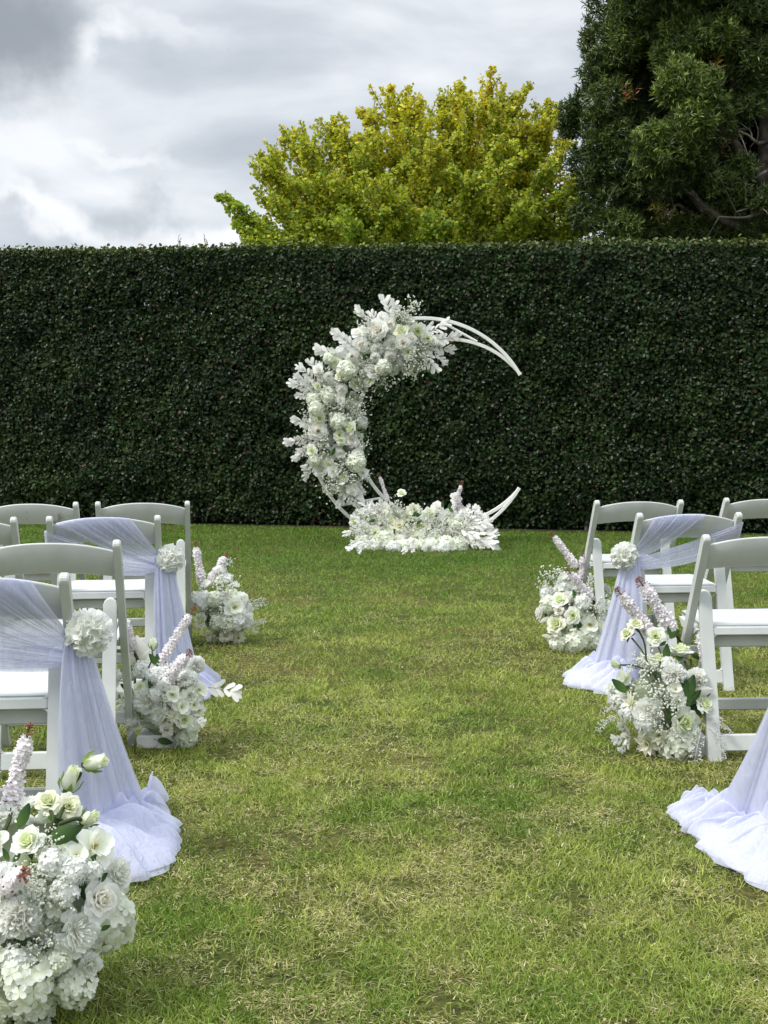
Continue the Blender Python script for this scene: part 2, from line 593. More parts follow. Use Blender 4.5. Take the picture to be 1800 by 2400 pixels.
# a few stray shoots standing above the clipped top
for px in (420, 481, 1140):
    mb = MB()
    b = at_y(px, 585, 15.6)
    for q in range(2):
        tp = b + np.array([0.03 * q - 0.01, 0, 0.16 - 0.05 * q])
        tube(mb, [b, (b + tp) / 2 + [0.008, 0, 0], tp], [0.004, 0.003, 0.0015], 5, (0.10, 0.06, 0.045))
        for f in np.linspace(.4, 1, 6):
            lp = b + (tp - b) * f
            V, F = leaf_template('lance')
            mb.add(V * 0.045 @ frame_from_z(rand_dirs(1)[0] + [0, -.6, 0]).T + lp, F, (0.10, 0.055, 0.04))
    obj('stray_shoot', mb.mesh('stray_shoot', M_hedge, False), hedge, -HO)
# near-black sheets: twiggy interior with its shade in the colour, openings where thin
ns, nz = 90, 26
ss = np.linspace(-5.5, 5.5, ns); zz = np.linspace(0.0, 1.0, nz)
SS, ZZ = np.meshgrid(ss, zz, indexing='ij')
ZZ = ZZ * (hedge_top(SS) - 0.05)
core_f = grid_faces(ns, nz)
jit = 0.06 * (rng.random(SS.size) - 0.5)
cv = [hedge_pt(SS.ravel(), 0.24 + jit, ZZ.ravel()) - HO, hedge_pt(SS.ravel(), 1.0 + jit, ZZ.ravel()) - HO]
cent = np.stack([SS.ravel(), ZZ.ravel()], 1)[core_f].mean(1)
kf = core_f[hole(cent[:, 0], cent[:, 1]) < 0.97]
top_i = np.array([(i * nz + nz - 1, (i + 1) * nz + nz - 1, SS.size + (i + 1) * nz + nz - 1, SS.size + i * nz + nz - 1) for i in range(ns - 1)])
obj('shaded_core', mesh_np('hedge_core', np.concatenate(cv), np.concatenate([kf, kf + SS.size, top_i]), None, M_shaded_twig), hedge)
mb = MB()
for i in range(150):
    s0 = rng.uniform(-5.4, 5.4)
    p0 = hedge_pt([s0], [rng.uniform(0.15, 0.9)], [0.0])[0]
    p1 = p0 + [rng.normal(0, .12), rng.normal(0, .05), rng.uniform(.5, .9)]
    tube(mb, curve_pts([p0, (p0 + p1) / 2 + rng.normal(0, .02, 3), p1], 4), [0.022, .02, .017, .014], 5, (.06, .05, .04), False)
tag(obj('stems', mb.mesh('hedge_stems', M_bark), hedge, -HO), kind='stuff')


# ------------------------------------------------------------------ yellowing broadleaf tree behind the hedge
def broadleaf_tree():
    Y0 = 21.0
    base = np.array([at_y(1010, 700, Y0)[0], Y0, 0.0])
    t = thing('ginkgo_tree', 'broad tree with yellowing green fan leaves rising behind the middle of the hedge', 'tree', base)
    wood = MB()
    crotch = base + [0, 0, 1.3]
    tube(wood, curve_pts([base, base + [0.03, 0, .7], crotch], 6), np.linspace(.20, .15, 6), 9)
    # limbs end along the outline seen in the photo; more of them reach forward and back
    tips = [(606, 362, 0), (640, 470, -.6), (671, 285, .2), (706, 320, -.8), (777, 268, .3), (735, 420, -1.1), (800, 290, -.2), (830, 360, -1.2),
            (866, 238, .6), (925, 200, -.1), (950, 215, -.7), (985, 235, .5), (1042, 210, -.3), (1070, 203, .4), (1010, 330, -1.6), (1100, 225, -.8),
            (1150, 172, 0), (1173, 192, -.5), (1211, 197, .3), (1227, 258, -.9), (1281, 254, .4), (1310, 222, .9), (1330, 330, -.4), (1368, 400, .2),
            (1360, 470, -.6), (1290, 380, -1.3), (1190, 330, -1.7), (1120, 410, -2.0), (900, 430, -1.9), (640, 420, .7), (620, 520, -.2), (690, 520, -1.0),
            (1370, 520, 0.2), (800, 500, -1.7), (1000, 500, -2.1), (1240, 500, -1.7), (960, 350, 1.4), (1120, 350, 1.5), (800, 420, 1.4), (1240, 360, 1.3),
            (860, 310, -1.0), (930, 330, .1), (1070, 290, -1.2), (1160, 260, -1.0), (1260, 320, -.2), (740, 350, .2), (700, 400, -.2), (880, 500, -.6), (1090, 480, -.9)]
    low = [(527, 460, 0.2), (548, 520, 0.1), (575, 540, -0.2), (610, 548, 0.3), (590, 520, .5), (635, 560, 0)]
    Ps, Ts, Nn, Sz, Co, = [], [], [], [], []

    def shoot(a, b, r0, leafy, nleaf, spread, warm):
        pts = curve_pts([a, a + (b - a) * .5 + rng.normal(0, .06, 3), b], 7)
        tube(wood, pts, np.linspace(r0, .006, 7), 5)
        u = leafy + (1 - leafy) * rng.random(nleaf) ** 0.85
        p = np.stack([np.interp(u, np.linspace(0, 1, 7), pts[:, i]) for i in range(3)], 1)
        rad = spread * (1.1 - 0.85 * u) * rng.random(nleaf) ** 0.5 + 0.02
        o = rand_dirs(nleaf)
        p = p + o * rad[:, None]
        Ps.append(p)
        Ts.append(rand_dirs(nleaf) + o * .5 + [0, 0, -0.35])
        Nn.append(rand_dirs(nleaf) * .9 + np.array([0, -.45, .55]))
        Sz.append(rng.uniform(.036, .060, nleaf))
        w = np.clip(warm + rng.normal(0, .22, nleaf), 0, 1)[:, None]
        g = np.array([0.23, 0.375, 0.040]); y = np.array([0.66, 0.57, 0.042])
        c = g * (1 - w) + y * w
        c *= rng.uniform(.6, 1.25, (nleaf, 1))
        Co.append(c)

    for i, (px, py, dy) in enumerate(tips):
        py += 26 if py < 330 else 0
        b = at_y(px, py, Y0 + dy)
        a = crotch + np.array([(b[0] - crotch[0]) * .25, dy * .25, .5 + .25 * (b[2] - 3)])
        a[2] = min(a[2], b[2] - .4)
        tube(wood, curve_pts([crotch - [0, 0, .1], (crotch + a) / 2, a], 5), np.linspace(.07, .045, 5), 6)
        warm = 0.24 + 0.60 * np.clip((b[2] - 4.3) / 3.0, 0, 1) + 0.25 * (rng.random() - .5)
        mid = a + (b - a) * .5
        ln = np.linalg.norm(b - a)
        shoot(a, b, .035, .15, int(620 * ln / 2.5) + 250, .26, warm)
        for q in range(15):
            f = rng.uniform(.2, .9)
            o = a + (b - a) * f
            e = o + (b - a) / ln * rng.uniform(.12, .55) + rng.normal(0, .40, 3) * [1, 1, .5] + [0, 0, .06]
            e[2] = min(e[2], b[2] + .12)
            shoot(o, e, .010, .1, 170, .12, warm - .22 * (1 - f))
        for q in range(4):   # fine outermost twigs, leaves sparse
            o = a + (b - a) * .85
            e = b + rng.normal(0, .20, 3) * [1, 1, .5] + [0, 0, .02]
            shoot(o, e, .006, .05, 80, .055, warm)
        if py < 330:
            for q in range(4):
                o = a + (b - a) * rng.uniform(.72, 1.0) + rng.normal(0, .10, 3) * [1, 1, .3]
                e = o + [rng.normal(0, .10), rng.normal(0, .08), rng.uniform(.14, .36)]
                shoot(o, e, .007, .0, 85, .055, warm + .1)
    for (px, py, dy) in low:
        b = at_y(px, py, Y0 - .6 + dy)
        a = at_y(700, 640, Y0 - .3)
        tube(wood, curve_pts([crotch - [0, 0, .3], (crotch + a) / 2 + [0, 0, -.2], a], 5), np.linspace(.05, .03, 5), 6)
        shoot(a, b, .025, .35, 420, .13, 0.22)
        for q in range(3):
            o = a + (b - a) * rng.uniform(.5, .9)
            shoot(o, o + (b - a) * .2 + rng.normal(0, .09, 3), .008, .1, 110, .08, .22)
    # filler deep in the crown and along the foot
    nf = 34000
    th = rng.uniform(0, 2 * PI, nf); rr = np.sqrt(rng.random(nf))
    c0 = at_y(990, 470, Y0)
    p = np.stack([c0[0] + 2.55 * rr * np.cos(th), Y0 + 1.9 * rr * np.sin(th), rng.uniform(2.3, 5.3, nf) - .9 * rr ** 2], 1)
    keep = fbm(p[:, 0] * 1.7 + 30, p[:, 2] * 1.7 + 30, 77, 3) > .43
    p = p[keep]; nf = len(p)
    Ps.append(p); Ts.append(rand_dirs(nf)); Nn.append(rand_dirs(nf) + np.array([0, -.3, .5])); Sz.append(rng.uniform(.036, .060, nf))
    w = np.clip(rng.normal(.22, .2, (nf, 1)), 0, 1)
    Co.append((np.array([0.21, 0.32, 0.035]) * (1 - w) + np.array([0.60, 0.49, 0.03]) * w) * rng.uniform(.7, 1.15, (nf, 1)))
    obj('trunk', wood.mesh('ginkgo_wood', M_bark), t, -base)
    me = scatter_leaves('ginkgo_crown', 'fan', np.concatenate(Ps) - base, np.concatenate(Nn), np.concatenate(Ts), np.concatenate(Sz), np.concatenate(Co), M_ginkgo)
    tag(obj('crown', me, t), kind='stuff')


broadleaf_tree()


# ------------------------------------------------------------------ big dark needle-leaved tree on the right
def dark_tree():
    Y0 = 19.5
    base = np.array([at_y(1800, 600, Y0)[0], Y0 + .2, 0.0])
    t = thing('conifer_tree', 'huge dark needle leaved tree with bare grey limbs rising behind the hedge', 'tree', base)
    wood = MB()
    def w(px, py, dy):
        return at_y(px, py, Y0 + dy)
    tube(wood, curve_pts([base, base + [-.05, 0, 2.2], w(1795, 420, .15), w(1798, 250, .1), w(1772, 150, .2), w(1765, -60, .3), w(1740, -420, .4)], 26), np.linspace(.17, .08, 26), 9)
    limbs = [[(1800, 455, 0), (1750, 380, -.3), (1722, 335, -.45), (1690, 300, -.6), (1640, 260, -.7)],
             [(1830, 600, 0), (1722, 532, -.5), (1665, 492, -.75), (1632, 465, -.8), (1600, 440, -.9)],
             [(1830, 380, 0), (1790, 405, -.9), (1755, 420, -1.0), (1712, 426, -1.05)],
             [(1830, 420, 0), (1795, 455, -.9), (1760, 485, -1.0), (1725, 497, -1.05)],
             [(1830, 480, 0), (1790, 495, -.95), (1745, 510, -1.05), (1685, 508, -1.1)],
             [(1800, 330, 0), (1775, 335, -.9), (1755, 318, -1.0), (1728, 306, -1.05)],
             [(1765, 180, .1), (1735, 195, -.5), (1700, 206, -.7), (1670, 200, -.8)],
             [(1765, 215, .1), (1740, 225, -.5), (1700, 235, -.7), (1660, 225, -.8)],
             [(1795, 250, .1), (1770, 250, -.6), (1760, 210, -.7), (1762, 150, -.7)],
             [(1540, 320, .1), (1530, 270, 0), (1500, 235, -.1), (1460, 200, -.3)],
             [(1700, 560, 0), (1545, 350, .15), (1530, 300, 0), (1535, 240, .1), (1560, 120, .1)],
             [(1540, 300, .1), (1500, 305, -.1), (1455, 330, -.2), (1420, 350, -.2)],
             [(1550, 380, .1), (1530, 400, -.5), (1495, 420, -.6), (1450, 430, -.6)],
             [(1640, 520, 0), (1590, 480, -.7), (1575, 500, -.8), (1570, 515, -.85)],
             [(1765, 60, .3), (1700, 30, -.3), (1600, 40, -.5), (1480, 30, -.6)],
             [(1765, 10, .3), (1650, -60, -.3), (1500, -140, -.5)],
             [(1770, 120, .3), (1640, 120, .4), (1480, 150, .3), (1390, 220, .2)],
             [(1760, 300, .3), (1600, 330, .5), (1450, 330, .3), (1340, 290, .1)]]
    for l in limbs:
        pts = curve_pts([w(*q) for q in l], 12)
        r0 = .11 if l[0] == (1800, 455, 0) else (.085 if l[0] == (1830, 600, 0) else (.07 if l[0] == (1700, 560, 0) else .032))
        tube(wood, pts, np.linspace(r0, .012, 12), 7)
    for i in range(70):   # fine bare twigs
        l = limbs[rng.integers(len(limbs))]
        q = curve_pts([w(*k) for k in l], 12)[rng.integers(4, 12)]
        e = q + rng.normal(0, .22, 3) + [-.1, -.1, .05]
        tube(wood, curve_pts([q, (q + e) / 2 + rng.normal(0, .05, 3), e], 5), np.linspace(.011, .004, 5), 4)
    # foliage clumps: (px, py, radius px, depth offset, light and shade put into the leaf colour)
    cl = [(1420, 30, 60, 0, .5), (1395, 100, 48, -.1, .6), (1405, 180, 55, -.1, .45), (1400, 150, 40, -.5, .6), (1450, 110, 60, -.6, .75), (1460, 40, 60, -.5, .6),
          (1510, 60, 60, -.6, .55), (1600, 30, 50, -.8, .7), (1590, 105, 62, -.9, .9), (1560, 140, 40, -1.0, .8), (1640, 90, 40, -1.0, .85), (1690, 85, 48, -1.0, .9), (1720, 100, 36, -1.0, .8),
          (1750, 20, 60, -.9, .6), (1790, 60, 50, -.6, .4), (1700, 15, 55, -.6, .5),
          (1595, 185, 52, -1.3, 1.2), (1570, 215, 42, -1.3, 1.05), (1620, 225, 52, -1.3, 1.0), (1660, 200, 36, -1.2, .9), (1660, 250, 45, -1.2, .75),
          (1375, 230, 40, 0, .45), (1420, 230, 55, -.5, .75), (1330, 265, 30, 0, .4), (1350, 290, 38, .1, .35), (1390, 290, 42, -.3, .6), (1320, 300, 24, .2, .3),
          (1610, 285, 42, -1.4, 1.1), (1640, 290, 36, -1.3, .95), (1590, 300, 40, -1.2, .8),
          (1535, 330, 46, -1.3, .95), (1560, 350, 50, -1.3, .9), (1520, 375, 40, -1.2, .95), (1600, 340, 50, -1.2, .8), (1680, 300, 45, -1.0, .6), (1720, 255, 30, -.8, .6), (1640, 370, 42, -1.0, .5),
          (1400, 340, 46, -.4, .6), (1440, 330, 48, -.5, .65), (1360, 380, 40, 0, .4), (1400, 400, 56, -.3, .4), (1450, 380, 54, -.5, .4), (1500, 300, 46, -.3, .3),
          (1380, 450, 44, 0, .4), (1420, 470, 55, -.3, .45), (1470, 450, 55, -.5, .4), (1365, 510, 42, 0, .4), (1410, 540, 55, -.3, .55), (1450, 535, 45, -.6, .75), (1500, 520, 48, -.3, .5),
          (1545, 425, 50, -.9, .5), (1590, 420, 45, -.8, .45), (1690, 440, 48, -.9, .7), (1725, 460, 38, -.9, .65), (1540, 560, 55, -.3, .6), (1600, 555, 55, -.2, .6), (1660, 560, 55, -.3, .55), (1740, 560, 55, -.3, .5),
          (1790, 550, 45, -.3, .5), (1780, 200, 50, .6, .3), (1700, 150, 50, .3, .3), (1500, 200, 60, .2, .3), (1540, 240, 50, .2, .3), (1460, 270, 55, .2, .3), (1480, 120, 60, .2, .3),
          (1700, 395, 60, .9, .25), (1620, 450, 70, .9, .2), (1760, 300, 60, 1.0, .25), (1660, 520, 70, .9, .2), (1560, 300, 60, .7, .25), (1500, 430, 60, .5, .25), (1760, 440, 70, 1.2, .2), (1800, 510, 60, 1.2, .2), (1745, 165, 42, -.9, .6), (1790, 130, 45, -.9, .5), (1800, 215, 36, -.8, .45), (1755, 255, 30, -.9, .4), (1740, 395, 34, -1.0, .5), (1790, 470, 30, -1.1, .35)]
    for i in range(46):   # the rest of the crown beyond the frame, above and to the right
        cl.append((rng.uniform(1450, 2150), rng.uniform(-520, -40), rng.uniform(60, 85), rng.uniform(-1.2, 1.2), rng.uniform(.3, .9)))
    for i in range(34):
        cl.append((rng.uniform(1860, 2260), rng.uniform(-40, 560), rng.uniform(55, 80), rng.uniform(-1.2, 1.2), rng.uniform(.3, .8)))
    for px in range(1370, 1900, 62):   # deep foliage behind the limbs, its shade put into a darker colour
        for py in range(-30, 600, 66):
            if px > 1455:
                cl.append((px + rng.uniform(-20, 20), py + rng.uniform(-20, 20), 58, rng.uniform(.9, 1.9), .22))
    Ps, Ts, Nn, Sz, Co = [], [], [], [], []
    for (px, py, rp, dy, li) in cl:
        if px < 1475:
            px += 9; rp *= .95
        c = w(px, py, dy)
        r = rp / F_PX * (Y0 + dy)
        nsh = int(135 * (r / .35) ** 2) + 20
        d = rand_dirs(nsh) + np.array([0, -.25, .30])
        d /= np.linalg.norm(d, axis=1)[:, None]
        lump = 0.75 + 0.5 * fbm(d[:, 0] * 2 + px, d[:, 2] * 2 + py, 31, 2)
        sp = c + d * (r * lump * rng.uniform(.45, 1.0, nsh) ** .6)[:, None]
        sd = d * .8 + rand_dirs(nsh) * .4 + np.array([0, -.1, .55])
        sd /= np.linalg.norm(sd, axis=1)[:, None]
        nl = 15
        u = np.tile(np.linspace(-.9, .6, nl), nsh)
        SP = np.repeat(sp, nl, 0) + np.repeat(sd, nl, 0) * (u * .075)[:, None]
        o = rand_dirs(nsh * nl)
        SD = np.repeat(sd, nl, 0)
        tip = SD * (.45 + .5 * np.clip(u, 0, 1))[:, None] + o * .75
        Ps.append(SP); Ts.append(tip); Nn.append(rand_dirs(nsh * nl) + SD * .5)
        Sz.append(rng.uniform(.055, .09, nsh * nl))
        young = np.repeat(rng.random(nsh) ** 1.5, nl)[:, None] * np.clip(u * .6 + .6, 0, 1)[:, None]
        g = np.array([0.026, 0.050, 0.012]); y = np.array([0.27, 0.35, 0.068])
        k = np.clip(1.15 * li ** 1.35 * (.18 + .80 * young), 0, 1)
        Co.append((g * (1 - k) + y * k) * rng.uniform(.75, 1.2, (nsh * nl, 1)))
    # dead orange and yellow tufts
    for (px, py, c, nq) in ((1475, 218, (.30, .10, .04), 30), (1672, 152, (.45, .33, .06), 60), (1610, 350, (.40, .36, .06), 70), (1540, 484, (.42, .36, .05), 60), (1690, 340, (.16, .09, .04), 60), (1560, 500, (.22, .2, .04), 120), (1620, 360, (.3, .3, .05), 60)):
        p = w(px, py, -1.0 if py < 400 else -.8) + rng.normal(0, .06, (nq, 3))
        Ps.append(p); Ts.append(rand_dirs(nq)); Nn.append(rand_dirs(nq)); Sz.append(rng.uniform(.05, .08, nq)); Co.append(np.tile(c, (nq, 1)) * rng.uniform(.6, 1.2, (nq, 1)))
    obj('trunk', wood.mesh('conifer_wood', M_bark), t, -base)
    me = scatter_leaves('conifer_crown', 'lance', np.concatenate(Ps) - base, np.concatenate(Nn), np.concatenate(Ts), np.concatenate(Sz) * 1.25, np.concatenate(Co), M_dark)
    tag(obj('crown', me, t), kind='stuff')


dark_tree()


# ------------------------------------------------------------------ grass blades
def grass():
    zones = [(1.9, 3.0, 56000), (3.0, 4.2, 38000), (4.2, 5.8, 21000), (5.8, 8.2, 10500), (8.2, 11.5, 5600), (11.5, 15.9, 3600)]
    Ps, H, Wd = [], [], []
    for y0, y1, dens in zones:
        ym = y1
        hw = .31 * y1 + .35
        n_ = int(dens * (y1 - y0) * 2 * hw)
        y = rng.uniform(y0, y1, n_); x = rng.uniform(-hw, hw, n_)
        k = np.abs(x) < .31 * y + .35
        x, y = x[k], y[k]
        # tufts: more blades in patches, open thatch between them
        tuft = fbm(x * 9 + 300, y * 9 + 100, 41, 3)
        k = rng.random(len(x)) < np.clip(.50 + 2.6 * (tuft - .40), .10, 1)
        x, y = x[k], y[k]
        far = (y - 2) / 13
        Ps.append(np.stack([x, y], 1))
        H.append(rng.uniform(.014, .036, len(x)) * (1 + .25 * far))
        Wd.append(rng.uniform(.0014, .0030, len(x)) * (1 + 1.9 * far))
    P = np.concatenate(Ps); H = np.concatenate(H); Wd = np.concatenate(Wd)
    dfront = (P - HMID) @ HN
    k = dfront > 0.06 + .1 * rng.random(len(P))
    P, H, Wd, dfront = P[k], H[k], Wd[k], dfront[k]
    n_ = len(P)
    x, y = P[:, 0], P[:, 1]
    patch = fbm(x * 1.2 + 40, y * .8 + 40, 51, 4)             # broad tired areas
    fine = fbm(x * 8 + 80, y * 6.5 + 10, 61, 4)               # hand-sized dry tufts
    lush = np.clip((y - 6.8) / 4.2, 0, 1)
    dry = np.clip((fine - .50) * 2.6 + (patch - .50) * 2.3 + .32 + .20 * np.clip((5.8 - y) / 2.5, 0, 1), 0, .8) * (1 - .9 * lush)
    straw = rng.random(n_) < .10 * (1 - .7 * lush) + .52 * dry
    lean = rng.normal(0, .75, (n_, 2)) + .5 * np.stack([fbm(x * 3, y * 3, 71, 2) - .5, fbm(x * 3, y * 3, 72, 2) - .5], 1)
    flat = np.where(straw, rng.uniform(.03, .35, n_), rng.uniform(.3, 1.0, n_))
    lean *= np.where(straw, 1.5, .9)[:, None]
    H = np.where(straw, H * .68, H)
    Wd = np.where(straw, Wd * .8, Wd)
    a = rng.uniform(0, PI, n_)
    side = np.stack([np.cos(a), np.sin(a), 0 * a], 1) * (Wd / 2)[:, None]
    b = np.stack([x, y, np.where(straw, rng.uniform(0, .012, n_), 0.0)], 1)
    d = np.stack([lean[:, 0], lean[:, 1], flat], 1)
    d /= np.linalg.norm(d, axis=1)[:, None]
    mid = b + d * (H * .55)[:, None]
    d2 = d + np.stack([lean[:, 0] * .5, lean[:, 1] * .5, -.25 * np.ones(n_)], 1)
    d2 /= np.linalg.norm(d2, axis=1)[:, None]
    tip = mid + d2 * (H * .5)[:, None]
    tip[:, 2] = np.maximum(tip[:, 2], .004)
    V = np.stack([b - side, b + side, mid + side * .8, mid - side * .8, tip], 1).reshape(-1, 3)
    F = (np.array([(0, 1, 2), (0, 2, 3), (3, 2, 4)])[None] + (np.arange(n_) * 5)[:, None, None]).reshape(-1, 3)
    g1 = np.array([0.110, 0.205, 0.020]); g2 = np.array([0.350, 0.395, 0.086]); gl = np.array([0.070, 0.170, 0.013]); gs = np.array([0.64, 0.59, 0.32]); gb = np.array([0.33, 0.26, 0.12])
    r = np.clip(rng.random((n_, 1)) * .8 + (fbm(x * 2.6 + 5, y * 2.2 + 5, 91, 3)[:, None] - .5) * 1.6 + .2, 0, 1)
    green = g1 * (1 - r) + g2 * r
    green = green * (1 - .8 * lush[:, None]) + gl * .8 * lush[:, None]
    green = green * (1 - .35 * dry[:, None]) + np.array([.33, .30, .075]) * .35 * dry[:, None]
    q = rng.random((n_, 1)) ** 1.6
    st = gs * (1 - q) + gb * q
    tone = .78 + .44 * fbm(x * 17 + 3, y * 14 + 8, 95, 2)[:, None]      # tuft to tuft
    col = np.where(straw[:, None], st, green) * rng.uniform(.7, 1.25, (n_, 1)) * tone
    me = mesh_np('grass', V, F, np.repeat(col, 5, 0), M_grass, False)
    o = tag(obj('grass', me), kind='stuff')
    print('grass blades', n_)


grass()


# ------------------------------------------------------------------ folding chairs
def add_board(mb, x0, x1, pts, t, bevel=0.004):
    """an extruded outline: pts is a closed polygon in (y, z), extruded from x0 to x1 with bevelled edges"""
    P = np.asarray(pts, float)
    c = P.mean(0)
    inner = P + (c - P) / np.linalg.norm(c - P, axis=1)[:, None] * bevel
    n = len(P)
    rings = [(x0, inner), (x0 + bevel, P), (x1 - bevel, P), (x1, inner)]
    V = np.concatenate([np.column_stack([np.full(n, xx), rr]) for xx, rr in rings])
    F = []
    for k in range(3):
        for j in range(n):
            q = (j + 1) % n
            F.append((k * n + j, k * n + q, (k + 1) * n + q, (k + 1) * n + j))
    mb.add(V, F)
    mb.add(np.vstack([V[:n], [x0, *c]]), [(j, n, (j + 1) % n) for j in range(n)])
    mb.add(np.vstack([V[3 * n:], [x1, *c]]), [(j, (j + 1) % n, n) for j in range(n)])


def bevel_box(mb, lo, hi, b=0.004, xf=None):
    lo, hi = np.array(lo, float), np.array(hi, float)
    x0, y0, z0 = lo; x1, y1, z1 = hi
    def ring(z, i):
        return [(x0 + i + b, y0 + i, z), (x1 - i - b, y0 + i, z), (x1 - i, y0 + i + b, z), (x1 - i, y1 - i - b, z), (x1 - i - b, y1 - i, z), (x0 + i + b, y1 - i, z), (x0 + i, y1 - i - b, z), (x0 + i, y0 + i + b, z)]
    V = np.array(ring(z0, b) + ring(z0 + b, 0) + ring(z1 - b, 0) + ring(z1, b))
    F = []
    for k in range(3):
        for j in range(8):
            q = (j + 1) % 8
            F.append((k * 8 + j, k * 8 + q, (k + 1) * 8 + q, (k + 1) * 8 + j))
    T = [(0, j + 1, j) for j in range(1, 7)] + [(24, 24 + j, 24 + j + 1) for j in range(1, 7)]
    if xf is not None:
        V = xf(V)
    mb.add(V, F).add(V, T)


POST_Y = 0.44      # the long posts run from the top of the back to the front feet


def yb(z):
    return (0.78 - z) / 0.78 * POST_Y


def leg_y(z):      # short rear legs: pivot on the post, foot straight below the back
    return -0.015 + 0.15 * z / 0.58


def chair_meshes():
    m = {}
    # long post: slanted board with a rounded top
    d = np.array([POST_Y, -0.78]); L = np.linalg.norm(d); d /= L
    nrm = np.array([-d[1], d[0]])
    w = 0.017
    prof = []
    for a in np.linspace(PI, 2 * PI, 9):
        prof.append(np.array([0, .78 - w]) + nrm * w * math.cos(a) * 1.0 + (-d) * w * (-math.sin(a)))
    end = np.array([POST_Y, 0.0])
    prof += [end + nrm * w + d * -.012, end + [-w * .4, 0.0], end + [-w * 1.6, 0.0], end - nrm * w + d * -.02]
    for s_ in (-1, 1):
        mb = MB(); add_board(mb, s_ * .22 - .0125, s_ * .22 + .0125, prof, .025, .005)
        m['post', s_] = mb.mesh('chair_post', M_chair, False)
    # backrest: curved panel with an arched top and a bowed lower edge
    nx = 21
    X = np.linspace(-.2075, .2075, nx)
    u = X / .2075
    top = .772 - .030 * np.abs(u) ** 2.2
    bot = .668 - .016 * u ** 2
    V = []
    for k, (xx, tt, bb, uu) in enumerate(zip(X, top, bot, u)):
        bow = .016 * (1 - uu ** 2)
        prof = []
        th = .0075
        for (zz, off) in ((bb, -th + .003), (bb + .003, -th), (tt - .006, -th), (tt - .001, -th * .5), (tt, 0), (tt - .001, th * .5), (tt - .006, th), (bb + .003, th), (bb, th - .003)):
            prof.append((xx, yb(zz) + off - bow + .002, zz))
        V += prof
    npf = 9
    F = [(i * npf + j, (i + 1) * npf + j, (i + 1) * npf + (j + 1) % npf, i * npf + (j + 1) % npf) for i in range(nx - 1) for j in range(npf)]
    mb = MB().add(V, F); m['backrest'] = mb.mesh('chair_back', M_chair)
    mb = MB().add(V, F); m['backrest_scuffed'] = mb.mesh('chair_back_scuffed', M_scuff)
    # seat: padded slab with rounded corners, dished a little
    ns_ = 13
    xs = np.linspace(-1, 1, ns_); ys = np.linspace(0, 1, 9)
    V = []
    def seat_pt(xx, yy, lift):
        hw = .182
        r = .03
        fy = .105 + .355 * yy
        edge = max(0, .03 - (0.46 - fy)) / .03
        xw = hw - .012 * edge ** 2 - (.004 if yy == 0 else 0)
        zt_ = .452 + .016 * yy - .006 * (1 - xx ** 2) * math.sin(PI * yy) - .006 * max(0, abs(xx) - .9) / .1 - .010 * (1 if yy == 1 else 0)
        return (xx * xw, fy, zt_ + lift)
    for yy in ys:
        for xx in xs:
            V.append(seat_pt(xx, yy, 0))
    nt_ = len(V)
    for yy in ys:
        for xx in xs:
            p = seat_pt(xx, yy, 0)
            V.append((p[0] * .97, p[1] - (.008 if yy == 1 else 0), .428 + .012 * yy))
    F = [tuple(q) for q in grid_faces(9, ns_)[:, ::-1]] + [tuple(q) for q in (grid_faces(9, ns_) + nt_)]
    rim = [i for i in range(ns_)] + [r_ * ns_ + ns_ - 1 for r_ in range(1, 9)] + [8 * ns_ + i for i in range(ns_ - 2, -1, -1)] + [r_ * ns_ for r_ in range(7, 0, -1)]
    F += [(rim[i], rim[(i + 1) % len(rim)], rim[(i + 1) % len(rim)] + nt_, rim[i] + nt_) for i in range(len(rim))]
    m['seat'] = MB().add(V, F).mesh('chair_seat', M_chair)
    # rear leg: board with a round head on the pivot
    def leg(s_):
        mb = MB()
        xo, xi = s_ * .2055, s_ * .160
        wtop = abs(xo - xi)
        def P3(x, z, f):
            return (x, leg_y(z) + f * .011, z)
        out = []
        for z_ in (0.0, .15, .3, .45, .545):
            taper = .004 * (z_ / .58)
            out.append((xo, z_))
        hw = wtop / 2
        for a in np.linspace(0.15, PI - .15, 7):
            out.append((xo - s_ * hw + s_ * hw * math.cos(a), .548 + hw * 1.2 * math.sin(a)))
        for z_ in (.545, .45, .3, .15, 0.0):
            out.append((xi, z_))
        out = np.array(out)
        c = out.mean(0)
        inn = out + (c - out) / np.linalg.norm(c - out, axis=1)[:, None] * .004
        rings = [(inn, -1), (out, -.65), (out, .65), (inn, 1)]
        V = [P3(x, z_, f) for rr, f in rings for x, z_ in rr]
        n_ = len(out)
        F = [(k * n_ + j, k * n_ + (j + 1) % n_, (k + 1) * n_ + (j + 1) % n_, (k + 1) * n_ + j) for k in range(3) for j in range(n_)]
        mb.add(V, F)
        for off in (0, 3 * n_):
            half = n_ // 2
            T = []
            for j in range(half):
                a_, b_, c_, d_ = j, j + 1, n_ - 2 - j, n_ - 1 - j
                if b_ < c_:
                    T.append((off + a_, off + b_, off + c_)); T.append((off + a_, off + c_, off + d_))
                elif b_ == c_:
                    T.append((off + a_, off + b_, off + d_))
            mb.add(V, T)
        return mb
    for s_ in (-1, 1):
        m['leg', s_] = leg(s_).mesh('chair_leg', M_chair, False)
